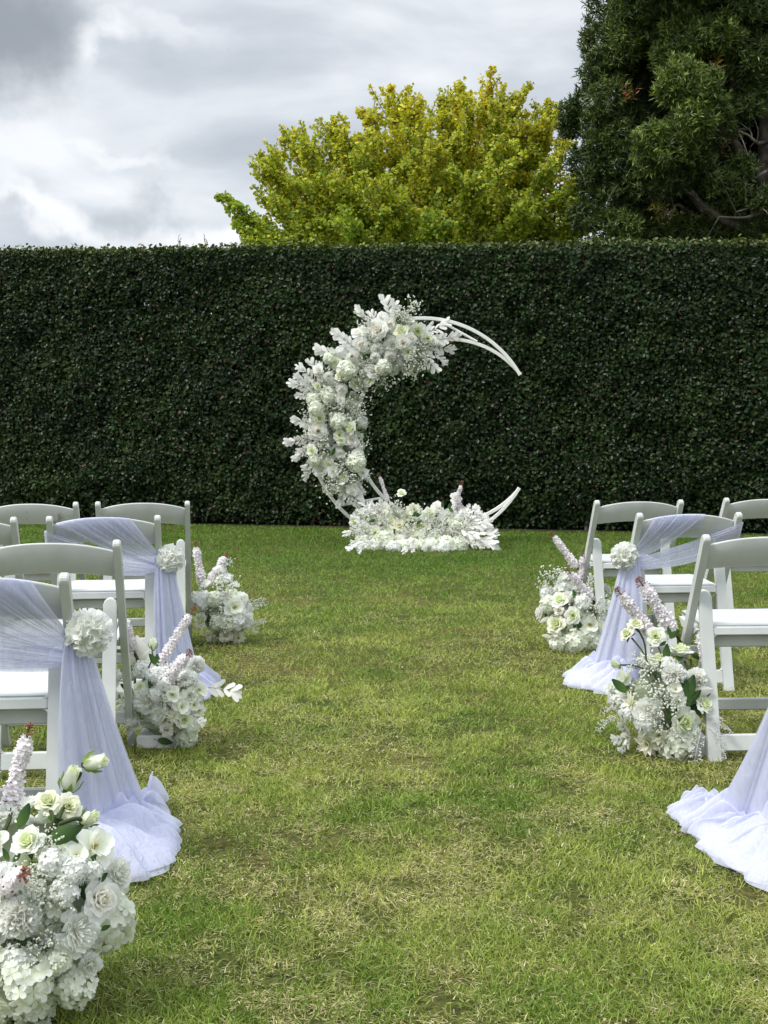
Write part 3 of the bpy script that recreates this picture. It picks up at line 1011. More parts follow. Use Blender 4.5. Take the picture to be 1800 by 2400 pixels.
    def rail(z0, z1, x, yoff, th=.008, fillet=0.0):
        mb = MB()
        zc = (z0 + z1) / 2
        slope = .15 / .58
        def xf(V):
            V = V.copy(); V[:, 1] = V[:, 1] + leg_y(V[:, 2]) + yoff; return V
        bevel_box(mb, (-x, -th, z0), (x, th, z1), .003, xf)
        if fillet:
            for s_ in (-1, 1):
                for up in (1, -1):
                    zz = z1 if up > 0 else z0
                    pts = [(s_ * x, zz)] + [(s_ * (x - fillet * (1 - math.sin(a))), zz + up * fillet * (1 - math.cos(a))) for a in np.linspace(0, PI / 2, 6)]
                    V = [(a, leg_y(b) + yoff - th * .95, b) for a, b in pts] + [(a, leg_y(b) + yoff + th * .95, b) for a, b in pts]
                    n_ = len(pts)
                    mb.add(V, [(0, j, j + 1) for j in range(1, n_ - 1)] + [(n_, n_ + j + 1, n_ + j) for j in range(1, n_ - 1)])
                    mb.add(V, [(j, n_ + j, n_ + j + 1, j + 1) for j in range(1, n_ - 1)])
        return mb
    m['seat_rail'] = rail(.420, .448, .1600, 0, .0085, .012).mesh('seat_rail', M_chair, False)
    m['foot_rail'] = rail(.036, .090, .1600, 0, .0085, .014).mesh('foot_rail', M_chair, False)
    mb = MB(); bevel_box(mb, (-.155, .125, .372), (.155, .143, .414), .004); m['apron'] = mb.mesh('seat_apron', M_chair, False)
    mb = MB(); bevel_box(mb, (-.2075, yb(.115) - .009, .093), (.2075, yb(.115) + .009, .137), .004); m['front_rail'] = mb.mesh('front_rail', M_chair, False)
    mb = MB(); bevel_box(mb, (-.005, -.005, -.005), (.005, .005, .005), .002); m['bolt'] = mb.mesh('pivot_bolt', M_steel, False)
    # side bracket holding the seat on the post
    for s_ in (-1, 1):
        mb = MB(); add_board(mb, s_ * .196 - .010, s_ * .196 + .010, [(.13, .432), (.36, .448), (.33, .418), (.20, .40)], .02, .003)
        m['bracket', s_] = mb.mesh('seat_bracket', M_chair, False)
    return m


CM = chair_meshes()


def make_chair(label, scuffed=False):
    t = thing('folding_chair', label, 'chair', group='white folding chairs set in rows beside the aisle')
    for s_ in (-1, 1):
        obj('post', CM['post', s_], t)
        obj('rear_leg', CM['leg', s_], t)
        obj('bracket', CM['bracket', s_], t)
        obj('bolt', CM['bolt'], t, (s_ * .2065, yb(.555), .555))
    obj('backrest', CM['backrest_scuffed' if scuffed else 'backrest'], t)
    obj('seat', CM['seat'], t)
    obj('seat_rail', CM['seat_rail'], t)
    obj('apron', CM['apron'], t)
    obj('foot_rail', CM['foot_rail'], t)
    obj('front_rail', CM['front_rail'], t)
    return t


CHAIRS = {}


def put_chair(key, post_xy, side, rot, label, scuffed=False):
    """post_xy: ground point under the top of the post on one side (+1 right, -1 left)"""
    t = make_chair(label, scuffed)
    c, s_ = math.cos(rot), math.sin(rot)
    t.location = (post_xy[0] - side * .22 * c, post_xy[1] - side * .22 * s_, 0)
    t.rotation_euler = (0, 0, rot)
    CHAIRS[key] = (np.array(t.location), rot)


put_chair('L1', (-.988, 6.42), 1, R(8), 'plain white folding chair at the aisle beside the smallest bouquet with twiggy white sprays')
put_chair('L1b', (-1.527, 6.33), 1, R(6), 'white folding chair with brown scuff marks on its backrest, in the far left row', True)
put_chair('L2', (-.945, 5.33), 1, R(8), 'chair wrapped in fanned tulle, its tail falling behind the bouquet with the leaf spray')
put_chair('L2b', (-1.514, 5.22), 1, R(7), 'plain white folding chair showing only one post, between the scuffed chair and wide backrest')
put_chair('L3', (-.863, 4.12), 1, R(6), 'plain white folding chair between the two tulle wrapped chairs on the left')
put_chair('L4', (-.792, 3.156), 1, R(6), 'nearest tulle draped white folding chair, behind the largest bouquet')
put_chair('R1', (1.080, 6.48), -1, R(7), 'plain white folding chair beside the round bouquet with the hydrangea skirt')
put_chair('R1b', (1.801, 6.72), -1, R(7), 'white folding chair in the far row, cut by the right edge of the photo')
put_chair('R2', (1.097, 5.48), -1, R(6), 'white folding chair wrapped in two separate bands of tulle, gap between them')
put_chair('R3', (1.093, 4.33), -1, R(3), 'plain white folding chair with the bouquet of three tall spikes at its rear leg')
put_chair('R4', (1.105, 3.20), -1, R(4), 'white folding chair mostly outside the right edge, above the long tulle tail')


# ------------------------------------------------------------------ tulle drapes
def sheet_mesh(name, fn, nu, nv):
    U, Vv = np.meshgrid(np.linspace(0, 1, nu), np.linspace(0, 1, nv), indexing='ij')
    P = fn(U.ravel(), Vv.ravel())
    return P, grid_faces(nu, nv)


def wrinkle(v, seed, n=7):
    r_ = np.random.default_rng(seed)
    y = np.zeros_like(v)
    for i in range(n):
        f = r_.uniform(2, 13)
        y = y + np.sin(v * f * 2 * PI + r_.uniform(0, 6.3)) / (1 + f * .22)
    return y / 2.2


def make_drape(key, m, label, seed, split=0.0, crest=.10, low=(.715, .60), start=-.195, ball_z=.590, fwd=.10):
    """m = +1 when the aisle post is the right one"""
    loc, rot = CHAIRS[key]
    t = thing('tulle_drape', label, 'tulle drape', loc, rot, 'tulle drapes tied to chairs along the aisle')
    K0 = np.array([.228, yb(.565) - .035])

    def lerp(a, b, u):
        return a * (1 - u) + b * u

    def topz(x):
        return .772 - .030 * np.minimum(np.abs(x / .2075), 1.05) ** 2.2

    def upper(u, v, lay=0):
        x0 = start + (crest - start) * v
        ztop = topz(x0) + .004
        ks = .605 - .050 * (1 - v)
        # first 14 % climbs over the back's top edge from its far side
        over = np.clip(u / .14, 0, 1)
        w_ = np.clip((u - .14) / .86, 0, 1)
        e = w_ ** 1.05
        x = lerp(x0, K0[0], e)
        zz = lerp(ztop, ks, e) - .022 * np.sin(PI * w_) * (1 - v) + .006 * wrinkle(v, seed + lay, 6) * np.sin(PI * np.clip(w_, 0, 1)) ** .6
        zz = np.where(u < .14, ztop - .07 * (1 - over) ** 1.5, zz)
        fold = wrinkle(v * 1.2 + .02 * u, seed + 3 + lay, 8)
        amp = .011 * (1 - .6 * e) * np.clip(w_ * 5, 0, 1)
        yy = yb(zz) - .026 - .010 * np.sin(PI * w_) - amp * fold - .006 * lay
        yback = yb(ztop) + .020
        yy = np.where(u < .14, lerp(yback, yb(ztop) - .022, over ** .8) - .012 * 0, yy)
        bow = .014 * np.clip(1 - (x / .2) ** 2, 0, 1)
        yy = yy - bow
        zz = np.where(u < .14, zz + .006 * np.sin(PI * over), zz)
        return np.stack([m * x, yy, zz], 1)

    def lower(u, v, lay=0):
        zs = lerp(low[0], low[1], v)
        ks = .565 - .05 * v
        wrap = np.clip(u / .12, 0, 1)
        w_ = np.clip((u - .12) / .88, 0, 1)
        x = lerp(-.238, K0[0], w_)
        zz = lerp(zs, ks, w_) - (.004 + .030 * v) * np.sin(PI * w_ ** .8) + .004 * wrinkle(v, seed + 11 + lay, 6)
        fold = wrinkle(v * .8, seed + 13 + lay, 8)
        yy = yb(zz) - .030 - .013 * np.sin(PI * w_) - .009 * fold * np.clip(w_ * 6, 0, 1) * (1 - .5 * w_) - .006 * lay
        x = np.where(u < .12, -.238 - .008 * np.sin(PI * wrap), x)
        yy = np.where(u < .12, lerp(yb(zs) + .03, yb(zs) - .03, wrap), yy)
        return np.stack([m * x, yy, zz], 1)

    for nm, fn, nlay in (('upper_swag', upper, 2), ('lower_swag', lower, 2)):
        Vs, Fs, off = [], [], 0
        for lay in range(nlay):
            P_, F_ = sheet_mesh(nm, lambda a, b: fn(a, b, lay), 34, 70)
            Vs.append(P_); Fs.append(F_ + off); off += len(P_)
        obj(nm, mesh_np(nm, np.concatenate(Vs), np.concatenate(Fs), None, M_tulle), t)

    # the tail: falls from the knot, flares and pools on the grass towards the aisle
    def tail(u, v, lay=0):
        r_ = np.random.default_rng(seed + 30)
        h = np.clip(u / .66, 0, 1)            # hanging part
        g = np.clip((u - .66) / .34, 0, 1)    # lying part
        z0 = .585
        zz = z0 * (1 - h ** 1.12) + .02
        half = .020 + .052 * h ** .5 + .034 * h ** 1.9
        c = v * 2 - 1
        fold = wrinkle(v * .55 + .03 * lay + .10 * u * np.sin(3 * v + seed), seed + 31 + 5 * lay, 7) 
        cx = .240 + .052 * h ** 1.2
        cy = K0[1] - .03 - .11 * np.sin(PI * h * .5) * (1 - h * .7) * (1 - c) / 2 + fwd * h ** 1.6 * (.08 + .92 * (1 + c) / 2)
        x = cx + half * c
        y = cy + (.010 + .020 * h) * fold + .012 * lay * h - .05 * h ** 2 * (1 - c ** 2)
        # pool: an uneven mound spreading outwards
        ang = (c * 1.15 + .60) 
        rad = .03 + .225 * g * (1 + .10 * np.sin(c * 4 + seed) + .06 * np.sin(c * 9 + seed * 2))
        rum = fbm(v * 6 + 10 + lay * 3, u * 9 + seed, seed + 41, 2) - .5
        rum2 = wrinkle(v * .9 + .15 * g, seed + 51 + lay, 9)
        px_ = x + rad * np.cos(ang) * g ** .8 * .86
        py_ = y + rad * np.sin(ang) * g ** .8 * 1.15
        pz = .012 + (.10 * np.sin(PI * np.clip(g ** .8 * .93 + .07, 0, 1)) ** .7 + .03 * (1 - g)) * (.75 + .9 * rum + .25 * rum2) + .006 * lay
        k = np.clip(g * 6, 0, 1)
        x = x * (1 - k) + (px_ + .02 * rum2 * g) * k
        y = y * (1 - k) + (py_ + .02 * rum * g) * k
        zz = zz * (1 - k) + np.maximum(pz, .008) * k
        return np.stack([m * x, y, zz], 1)
    Vs, Fs, off = [], [], 0
    for lay in range(3):
        P_, F_ = sheet_mesh('tail', lambda a, b: tail(a, b, lay), 140, 90)
        Vs.append(P_); Fs.append(F_ + off); off += len(P_)
    obj('tail', mesh_np('tulle_tail', np.concatenate(Vs), np.concatenate(Fs), None, M_tulle), t)
    # gathered knot
    mb = MB()
    for q in range(5):
        a = q * 1.25
        tube(mb, curve_pts([(m * (.205), K0[1] + .01 * q - .01, .59 - .012 * q), (m * .232, K0[1] - .022, .578 - .006 * q), (m * .25, K0[1] + .012 * q - .02, .57 - .012 * q)], 8), [.006, .010, .012, .013, .013, .012, .010, .006], 7, (1, 1, 1))
    obj('knot', mb.mesh('tulle_knot', M_tulle), t)
    cr, sr = math.cos(rot), math.sin(rot)
    k = np.array([m * .268, K0[1] - .03])
    return np.array([loc[0] + k[0] * cr - k[1] * sr, loc[1] + k[0] * sr + k[1] * cr, ball_z])


BALL_AT = {}
BALL_AT['L2'] = make_drape('L2', 1, 'lilac white tulle with its tail falling behind the bouquet with the leaf spray', 100, crest=.11)
BALL_AT['L4'] = make_drape('L4', 1, 'lilac white tulle on the nearest chair, tail pooling behind the largest bouquet', 230, crest=.145, low=(.70, .60), ball_z=.622, fwd=.36)
BALL_AT['R2'] = make_drape('R2', -1, 'lilac white tulle stretched in two separate bands across a chair back', 310, crest=.165, low=(.735, .640), start=-.06)
BALL_AT['R4'] = make_drape('R4', -1, 'lilac white tulle tail pooling on the grass at the right edge', 420, crest=.08, fwd=.27)

# ------------------------------------------------------------------ flowers
frng = np.random.default_rng(77)
WHITE = np.array([.93, .94, .915]); IVORY = np.array([.93, .92, .81]); LIME = np.array([.80, .87, .50]); BLUSH = np.array([.93, .90, .915]); CREAM = np.array([.93, .90, .82])
STEM = np.array([.09, .13, .04]); DKLEAF = np.array([.025, .060, .022]); MIDLEAF = np.array([.10, .20, .045]); BROWN = np.array([.10, .06, .045]); RUST = np.array([.34, .16, .10])


def rev_petal(mb, phi, aw, rho, zz, wave=0.0, tipr=.75, edge_out=.06, c0=WHITE, c1=WHITE, ns_=6, nw=6, seed=0):
    """a petal that wraps round the flower's axis: rho, zz are its profile (base to rim)"""
    r_ = np.random.default_rng(seed)
    s_ = np.linspace(0, 1, ns_)
    w_ = np.linspace(-1, 1, nw)
    SS_, WW_ = np.meshgrid(s_, w_, indexing='ij')
    SE = SS_ * (1 - .24 * np.abs(WW_) ** 2.6)      # rounded tip
    rp = np.interp(SE, np.linspace(0, 1, len(rho)), rho)
    zp = np.interp(SE, np.linspace(0, 1, len(zz)), zz)
    width = aw * (.45 + .55 * np.sin(PI * np.clip(SS_ * .62 + .08, 0, 1)))
    zp = zp - tipr * .22 * np.abs(WW_) ** 2.4 * SS_ ** 2 * (zz[-1] - zz[0] + .5)
    rp = rp + edge_out * np.abs(WW_) ** 2 * SS_ - .02
    if wave:
        ph = r_.uniform(0, 6.3)
        wv = wave * np.sin(WW_ * r_.uniform(5, 9) + ph) * SS_ ** 2
        rp = rp + wv; zp = zp + wv * .7 * np.cos(WW_ * 4 + ph)
    A = phi + WW_ * width
    V = np.stack([rp * np.cos(A), rp * np.sin(A), zp], -1).reshape(-1, 3)
    k = (SS_.ravel() ** .8)[:, None]
    mb.add(V, grid_faces(ns_, nw), c0 * (1 - k) + c1 * k)


def flat_petal(mb, M, L_, W_, curl=.2, cup=.15, point=.0, c0=WHITE, c1=WHITE, ns_=5, nw=3, ruffle=0.0, seed=0, z0=0.0):
    """a petal lying along local +Y, normal +Z, then rotated by M"""
    r_ = np.random.default_rng(seed)
    s_ = np.linspace(0, 1, ns_)
    w_ = np.linspace(-1, 1, nw)
    SS_, WW_ = np.meshgrid(s_, w_, indexing='ij')
    half = W_ * (.16 + .84 * np.sin(PI * np.clip(SS_ ** .8 * (.60 + .30 * point) + .06, 0, 1)))
    if point > 0:
        half = half * (1 - point * .75 * SS_ ** 3)
    X_ = WW_ * half
    Y_ = L_ * (SS_ - (.10 * np.abs(WW_) ** 2 * SS_ ** 2))
    Z_ = z0 + curl * L_ * SS_ ** 2 + cup * W_ * WW_ ** 2 * (.4 + .6 * np.sin(PI * SS_))
    if ruffle:
        Z_ = Z_ + ruffle * np.sin(WW_ * 5 + r_.uniform(0, 6)) * SS_ ** 2
    V = np.stack([X_, Y_, Z_], -1).reshape(-1, 3) @ np.asarray(M).T
    k = SS_.ravel()[:, None]
    mb.add(V, grid_faces(ns_, nw), c0 * (1 - k) + c1 * k)
    return V


def rotx(a):
    c, s_ = math.cos(a), math.sin(a)
    return np.array([[1, 0, 0], [0, c, -s_], [0, s_, c]])


def rotz(a):
    c, s_ = math.cos(a), math.sin(a)
    return np.array([[c, -s_, 0], [s_, c, 0], [0, 0, 1]])


def petal_M(phi, elev):
    """local +Y points outward at azimuth phi, raised by elev; +Z is the upper (inner) face"""
    return rotz(phi - PI / 2) @ rotx(elev)


def ico(sub=0):
    t = (1 + 5 ** .5) / 2
    V = [(-1, t, 0), (1, t, 0), (-1, -t, 0), (1, -t, 0), (0, -1, t), (0, 1, t), (0, -1, -t), (0, 1, -t), (t, 0, -1), (t, 0, 1), (-t, 0, -1), (-t, 0, 1)]
    F = [(0, 11, 5), (0, 5, 1), (0, 1, 7), (0, 7, 10), (0, 10, 11), (1, 5, 9), (5, 11, 4), (11, 10, 2), (10, 7, 6), (7, 1, 8), (3, 9, 4), (3, 4, 2), (3, 2, 6), (3, 6, 8), (3, 8, 9), (4, 9, 5), (2, 4, 11), (6, 2, 10), (8, 6, 7), (9, 8, 1)]
    V = [np.array(v) / np.linalg.norm(v) for v in V]
    for _ in range(sub):
        cache, F2 = {}, []
        def mid(a, b):
            k = (min(a, b), max(a, b))
            if k not in cache:
                q = V[a] + V[b]; V.append(q / np.linalg.norm(q)); cache[k] = len(V) - 1
            return cache[k]
        for a, b, c in F:
            ab, bc, ca = mid(a, b), mid(b, c), mid(c, a)
            F2 += [(a, ab, ca), (b, bc, ab), (c, ca, bc), (ab, bc, ca)]
        F = F2
    return np.array(V), np.array(F)


def sph_dirs(n, zmin=-1.0):
    i = np.arange(n) + .5
    z_ = 1 - (1 - zmin) * i / n
    a = i * 2.39996
    r_ = np.sqrt(np.maximum(0, 1 - z_ ** 2))
    return np.stack([r_ * np.cos(a), r_ * np.sin(a), z_], 1)


def g_rose(seed, core=LIME, rim=WHITE, n=26, open_=1.0, leaves=True):
    mb = MB(); r_ = np.random.default_rng(seed)
    for i in range(n):
        t = i / (n - 1)
        rim_r = .07 + (.30 + .62 * open_) * t ** 1.15
        base_r = .02 + .16 * t
        zt_ = .62 - .42 * open_ * t ** 1.7 + .06 * r_.normal()
        belly = .16 * (1 - .4 * t)
        s_ = np.linspace(0, 1, 6)
        rho = base_r + (rim_r - base_r) * s_ ** (1.0 + .5 * t) + belly * np.sin(PI * s_) * .6
        rho[-1] += .05 + .10 * t * open_
        zz = -.35 + (zt_ + .35) * s_ ** .85
        zz[-1] -= .03 + .12 * t * open_
        aw = 1.25 - .55 * t
        k = t ** .7
        c1 = core * (1 - k) + rim * k
        c0 = core * (1 - .55 * k) + rim * .55 * k
        rev_petal(mb, i * 2.39996 + r_.normal() * .15, aw, rho, zz, wave=.018 + .045 * t * open_, edge_out=.03 + .10 * t * open_, c0=c0, c1=c1, ns_=7, nw=9, seed=seed * 100 + i)
    if leaves:
        for q in range(3):
            flat_petal(mb, petal_M(q * 2.1 + seed, -.25), 1.05, .28, .0, .2, .9, MIDLEAF, DKLEAF, 5, 3, z0=-.38)
    return mb


def g_bud(seed, core=LIME, rim=WHITE):
    mb = MB(); r_ = np.random.default_rng(seed)
    for i in range(13):
        t = i / 12
        s_ = np.linspace(0, 1, 6)
        rho = (.10 + .34 * t) * np.array([.55, .98, 1.12, 1.08, .95, .78 + .35 * t])
        zz = -.8 + s_ * (1.75 - .30 * t + .05 * r_.normal())
        c1 = (core * (1 - t) + rim * t); c0 = c1 * .6 + LIME * .4
        rev_petal(mb, i * 2.39996, 1.35 - .4 * t, rho, zz, wave=.02 + .03 * t, edge_out=.03 + .05 * t, c0=c0, c1=c1, ns_=6, nw=6, seed=seed * 90 + i)
    for q in range(5):
        s_ = np.linspace(0, 1, 5)
        rho = np.array([.20, .50, .60, .66, .74]); zz = np.array([-.90, -.62, -.25, .05, .16]) + .06 * r_.normal()
        rev_petal(mb, q * 1.2566 + .3, .30, rho, zz, tipr=1.2, edge_out=.02, c0=np.array([.16, .27, .06]), c1=np.array([.30, .40, .11]), ns_=5, nw=3, seed=seed + q)
    V, F = ico(1); mb.add(V * [.22, .22, .16] + [0, 0, -.88], F, np.array([.10, .18, .05]))
    return mb


def g_peony(seed, core=IVORY, rim=WHITE, n=46):
    mb = MB(); r_ = np.random.default_rng(seed)
    for i in range(n):
        t = (i / (n - 1)) ** .8
        s_ = np.linspace(0, 1, 6)
        el = 1.45 - 1.75 * t                       # direction of the rim seen from the centre
        R_ = .62 + .36 * t + .07 * r_.normal()
        re, ze = R_ * math.cos(el), R_ * math.sin(el)
        rho = .05 + (re - .05) * s_ ** .8 + .22 * t * np.sin(PI * s_)
        zz = -.3 + (ze + .3) * s_ + .18 * np.sin(PI * s_) * (1 - t)
        rho = np.maximum(rho, .02)
        k = t
        rev_petal(mb, i * 2.39996 + r_.normal() * .3, .62 - .12 * t, rho, zz, wave=.05, tipr=.9, edge_out=-.05, c0=core * (1 - k) + rim * k, c1=rim, ns_=6, nw=7, seed=seed * 70 + i)
    return mb


def g_pompom(seed, n=250, wd=.15, c0=IVORY, c1=WHITE):
    mb = MB(); r_ = np.random.default_rng(seed)
    D = sph_dirs(n, -.75)
    for i, d in enumerate(D):
        d = d + r_.normal(0, .05, 3); d /= np.linalg.norm(d)
        L_ = .62 * r_.uniform(.88, 1.1)
        Fm = frame_from_z(d, r_.uniform(0, 6.3))
        # petal along d
        M = np.stack([Fm[:, 0], Fm[:, 2], -Fm[:, 1]], 1)
        V = np.array([(-.4, 0, 0), (.4, 0, 0), (1, .55, .25), (-1, .55, .25), (.65, 1, .0), (-.65, 1, .0), (0, .60, -.35), (0, 1.06, -.25)]) * [wd, L_, wd]
        V = V @ M.T + d * .36
        kk = np.array([0, 0, .6, .6, 1, 1, .6, 1])[:, None]
        mb.add(V, [(0, 1, 6), (1, 2, 6), (0, 6, 3), (3, 6, 7), (6, 2, 7), (2, 4, 7), (3, 7, 5)], c0 * .8 * (1 - kk) + c1 * kk)
    V, F = ico(1); mb.add(V * .62, F, c0 * .85)
    return mb


def floret(mb, d, pos, size, r_, col, cc, npet=4):
    Fm = frame_from_z(d, r_.uniform(0, 6.3))
    for q in range(npet):
        a = q * 2 * PI / npet + r_.normal() * .1
        M = Fm @ petal_M(a, .12 + r_.normal() * .15)
        L_ = size * r_.uniform(.9, 1.12); W_ = size * (.50 if npet == 4 else .36)
        V = np.array([(0, 0, 0), (-W_ * .8, L_ * .45, .10 * L_), (-W_ * .72, L_ * .9, .04 * L_), (0, L_ * 1.04, -.06 * L_), (W_ * .72, L_ * .9, .04 * L_), (W_ * .8, L_ * .45, .10 * L_), (0, L_ * .55, -.04 * L_)])
        k = np.array([0, .6, 1, 1, 1, .6, .6])[:, None]
        mb.add(V @ M.T + pos, [(0, 6, 1), (1, 6, 2), (2, 6, 3), (3, 6, 4), (4, 6, 5), (5, 6, 0)], cc * (1 - k) + col * k)


def g_hydrangea(seed, n=95, size=.27, col=WHITE, cc=LIME * .6 + WHITE * .4, zmin=-.85):
    mb = MB(); r_ = np.random.default_rng(seed)
    for d in sph_dirs(n, zmin):
        d = d + r_.normal(0, .10, 3); d /= np.linalg.norm(d)
        e = d + r_.normal(0, .28, 3); e /= np.linalg.norm(e)
        floret(mb, e, d * r_.uniform(.74, .96), size * r_.uniform(.85, 1.15), r_, col * r_.uniform(.93, 1.0), cc)
    V, F = ico(1); mb.add(V * .66, F, np.array([.70, .75, .58]))
    return mb


def g_ball(seed):
    """large soft ball of ruffled petals tied on the chairs"""
    mb = MB(); r_ = np.random.default_rng(seed)
    for i, d in enumerate(sph_dirs(180, -1)):
        d = d + r_.normal(0, .08, 3); d /= np.linalg.norm(d)
        Fm = frame_from_z(d, r_.uniform(0, 6.3))
        M = np.stack([Fm[:, 0], Fm[:, 2], -Fm[:, 1]], 1)
        M = M @ rotx(r_.normal(0, .35))
        c = (LIME * .35 + WHITE * .65) if r_.random() < .25 else WHITE
        V0 = len(mb.V)
        flat_petal(mb, M, .46 * r_.uniform(.8, 1.15), .19, .25 * r_.uniform(-.5, 1), .5, 0, c * .92, WHITE, 4, 4, .05, seed * 40 + i)
        mb.V[-1] = mb.V[-1] + d * .56
    V, F = ico(2); mb.add(V * .70, F, np.array([.82, .83, .74]))
    return mb


def g_dahlia(seed, layers=((9, .10, 1.0), (8, .45, .85), (6, .85, .62)), wd=.25, c0=LIME * .5 + WHITE * .5, c1=CREAM, point=.75):
    mb = MB(); r_ = np.random.default_rng(seed)
    for li, (n, el, L_) in enumerate(layers):
        for q in range(n):
            flat_petal(mb, petal_M(q * 2 * PI / n + li * .4 + r_.normal() * .08, el + r_.normal() * .10), L_ * r_.uniform(.9, 1.06), wd * L_ ** .5, -.12 + .15 * li, .35, point, c0, c1, 6, 4, .03, seed * 33 + q + li * 20)
    for q in range(10):
        d = frame_from_z(np.array([r_.normal() * .3, r_.normal() * .3, 1]))[:, 2]
        tube(mb, [(0, 0, 0), d * .28], [.02, .03], 4, np.array([.72, .60, .22]))
    return mb


def g_magnolia(seed):
    return g_dahlia(seed, ((5, .20, 1.0), (5, .75, .85)), .42, LIME * .45 + WHITE * .55, WHITE, .25)


def g_baby(seed, n=58):
    """spray of baby's breath: fine forking stems with tiny white balls; unit radius, fanning along +Z"""
    mb = MB(); r_ = np.random.default_rng(seed)
    V, F = ico(1)
    root = np.array([0, 0, -.9])
    forks = [root + (np.array([r_.normal() * .33, r_.normal() * .33, r_.uniform(.7, 1.3)])) for _ in range(9)]
    for f in forks:
        tube(mb, [root, (root + f) / 2 + r_.normal(0, .05, 3), f], [.02, .016, .012], 4, np.array([.16, .24, .08]), False)
    for i in range(n):
        f = forks[i % 9]
        d = f - root; d /= np.linalg.norm(d)
        e = f + (d + r_.normal(0, .58, 3)) * r_.uniform(.15, .62)
        tube(mb, [f, (f + e) / 2 + r_.normal(0, .03, 3), e], [.010, .008, .007], 3, np.array([.20, .29, .10]), False)
        rr = r_.uniform(.052, .074)
        mb.add(V * (rr * (1 + .18 * r_.normal(size=(len(V), 1)))) + e, F, np.array([.84, .85, .78]))
        if r_.random() < .6:
            e2 = e + r_.normal(0, .09, 3)
            mb.add(V * rr * .8 + e2, F, np.array([.84, .85, .78]))
    return mb


def g_spike(seed, L_=1.0, rad=.095, n=120):
    mb = MB(); r_ = np.random.default_rng(seed)
    for i in range(n):
        t = (i + .5) / n
        a = i * 2.39996
        rr = rad * (.86 + .10 * math.sin(9 * t) - .30 * t ** 5) * .86
        p = np.array([math.cos(a) * rr * .62, math.sin(a) * rr * .62, t * L_ * .97])
        d = np.array([math.cos(a), math.sin(a), .45]) + r_.normal(0, .3, 3)
        floret(mb, d / np.linalg.norm(d), p, rr * .72 * r_.uniform(.85, 1.2), r_, BLUSH * r_.uniform(.94, 1.02), BLUSH * .92, 5 if r_.random() < .5 else 4)
    tube(mb, [(0, 0, -.35), (0, 0, .5), (0, 0, L_)], [.014, .012, .008], 5, BROWN)
    for q in range(16):
        t = r_.random()
        a = r_.uniform(0, 6.3)
        p = np.array([math.cos(a) * rad * .75, math.sin(a) * rad * .75, t * L_ * .95])
        V, F = ico(0); mb.add(V * .010 + p, F, np.array([.16, .08, .09]))
    return mb


def g_spike_tip(seed, L_=1.0):
    mb = MB(); r_ = np.random.default_rng(seed)
    tube(mb, [(0, 0, L_ * .95), (0, 0, L_ * 1.17)], [.008, .005], 4, RUST * .8)
    V, F = ico(0)
    for q in range(26):
        t = r_.random()
        a = r_.uniform(0, 6.3)
        b = np.array([0, 0, L_ * (.98 + .17 * t)])
        e = b + np.array([math.cos(a), math.sin(a), .55]) * (.058 * (1.1 - .7 * t))
        tube(mb, [b, e], [.004, .005], 3, RUST, False)
        mb.add(V * .0095 + e, F, RUST * r_.uniform(.7, 1.4))
    return mb


def g_leafspray(seed, n=9, col=np.array([.89, .89, .85]), wd=.052, ll=.27):
    """stem with paired oval white leaves along +Y, unit length"""
    mb = MB(); r_ = np.random.default_rng(seed)
    pts = curve_pts([(0, -.15, 0), (r_.normal() * .04, .3, .03), (r_.normal() * .05, .7, .02), (r_.normal() * .05, 1 - ll * .8, -.04)], 10)
    tube(mb, pts, np.linspace(.016, .008, 10), 4, np.array([.55, .53, .47]))
    for q in range(n):
        t = .12 + .88 * q / (n - 1)
        p = np.array([np.interp(t, np.linspace(0, 1, 10), pts[:, i]) for i in range(3)])
        for s_ in (-1, 1):
            if q == n - 1 and s_ == 1:
                a = 0
            else:
                a = s_ * r_.uniform(.55, .95) * (1 - .35 * t)
            M = rotz(-a) @ rotx(r_.normal(.1, .28)) @ np.array([[math.cos(b_), 0, math.sin(b_)], [0, 1, 0], [-math.sin(b_), 0, math.cos(b_)]]) if (b_ := r_.normal() * .5) is not None else None
            flat_petal(mb, M, ll * r_.uniform(.8, 1.1), wd * r_.uniform(.85, 1.1), -.08, .2, .0, col * .95, col, 5, 3)
            mb.V[-1] = mb.V[-1] + p
    return mb


def g_fern(seed):
    """fine white berry spray along +Y, unit length, arching"""
    mb = MB(); r_ = np.random.default_rng(seed)
    pts = curve_pts([(0, 0, 0), (.02, .4, .12), (.05, .75, .08), (.06, 1, -.10)], 14)
    w_ = np.array([.80, .80, .80])
    tube(mb, pts, np.linspace(.011, .006, 14), 4, w_)
    V, F = ico(0)
    for q in range(30):
        t = .2 + .8 * q / 29
        p = np.array([np.interp(t, np.linspace(0, 1, 14), pts[:, i]) for i in range(3)])
        s_ = 1 if q % 2 else -1
        e = p + np.array([s_ * r_.uniform(.06, .13), r_.uniform(.03, .09), r_.normal() * .04])
        tube(mb, [p, e], [.005, .004], 3, w_, False)
        mb.add(V * .019 + e, F, w_)
        for k in range(2):
            e2 = e + r_.normal(0, .028, 3)
            mb.add(V * .015 + e2, F, w_)
    return mb


def g_leaf(seed, c0=MIDLEAF, c1=DKLEAF):
    mb = MB()
    flat_petal(mb, np.eye(3), 1, .25, -.15, -.25, .55, c0, c1, 8, 5, .03, seed)
    tube(mb, [(0, -.3, 0), (0, .1, 0)], [.02, .014], 4, c0)
    return mb


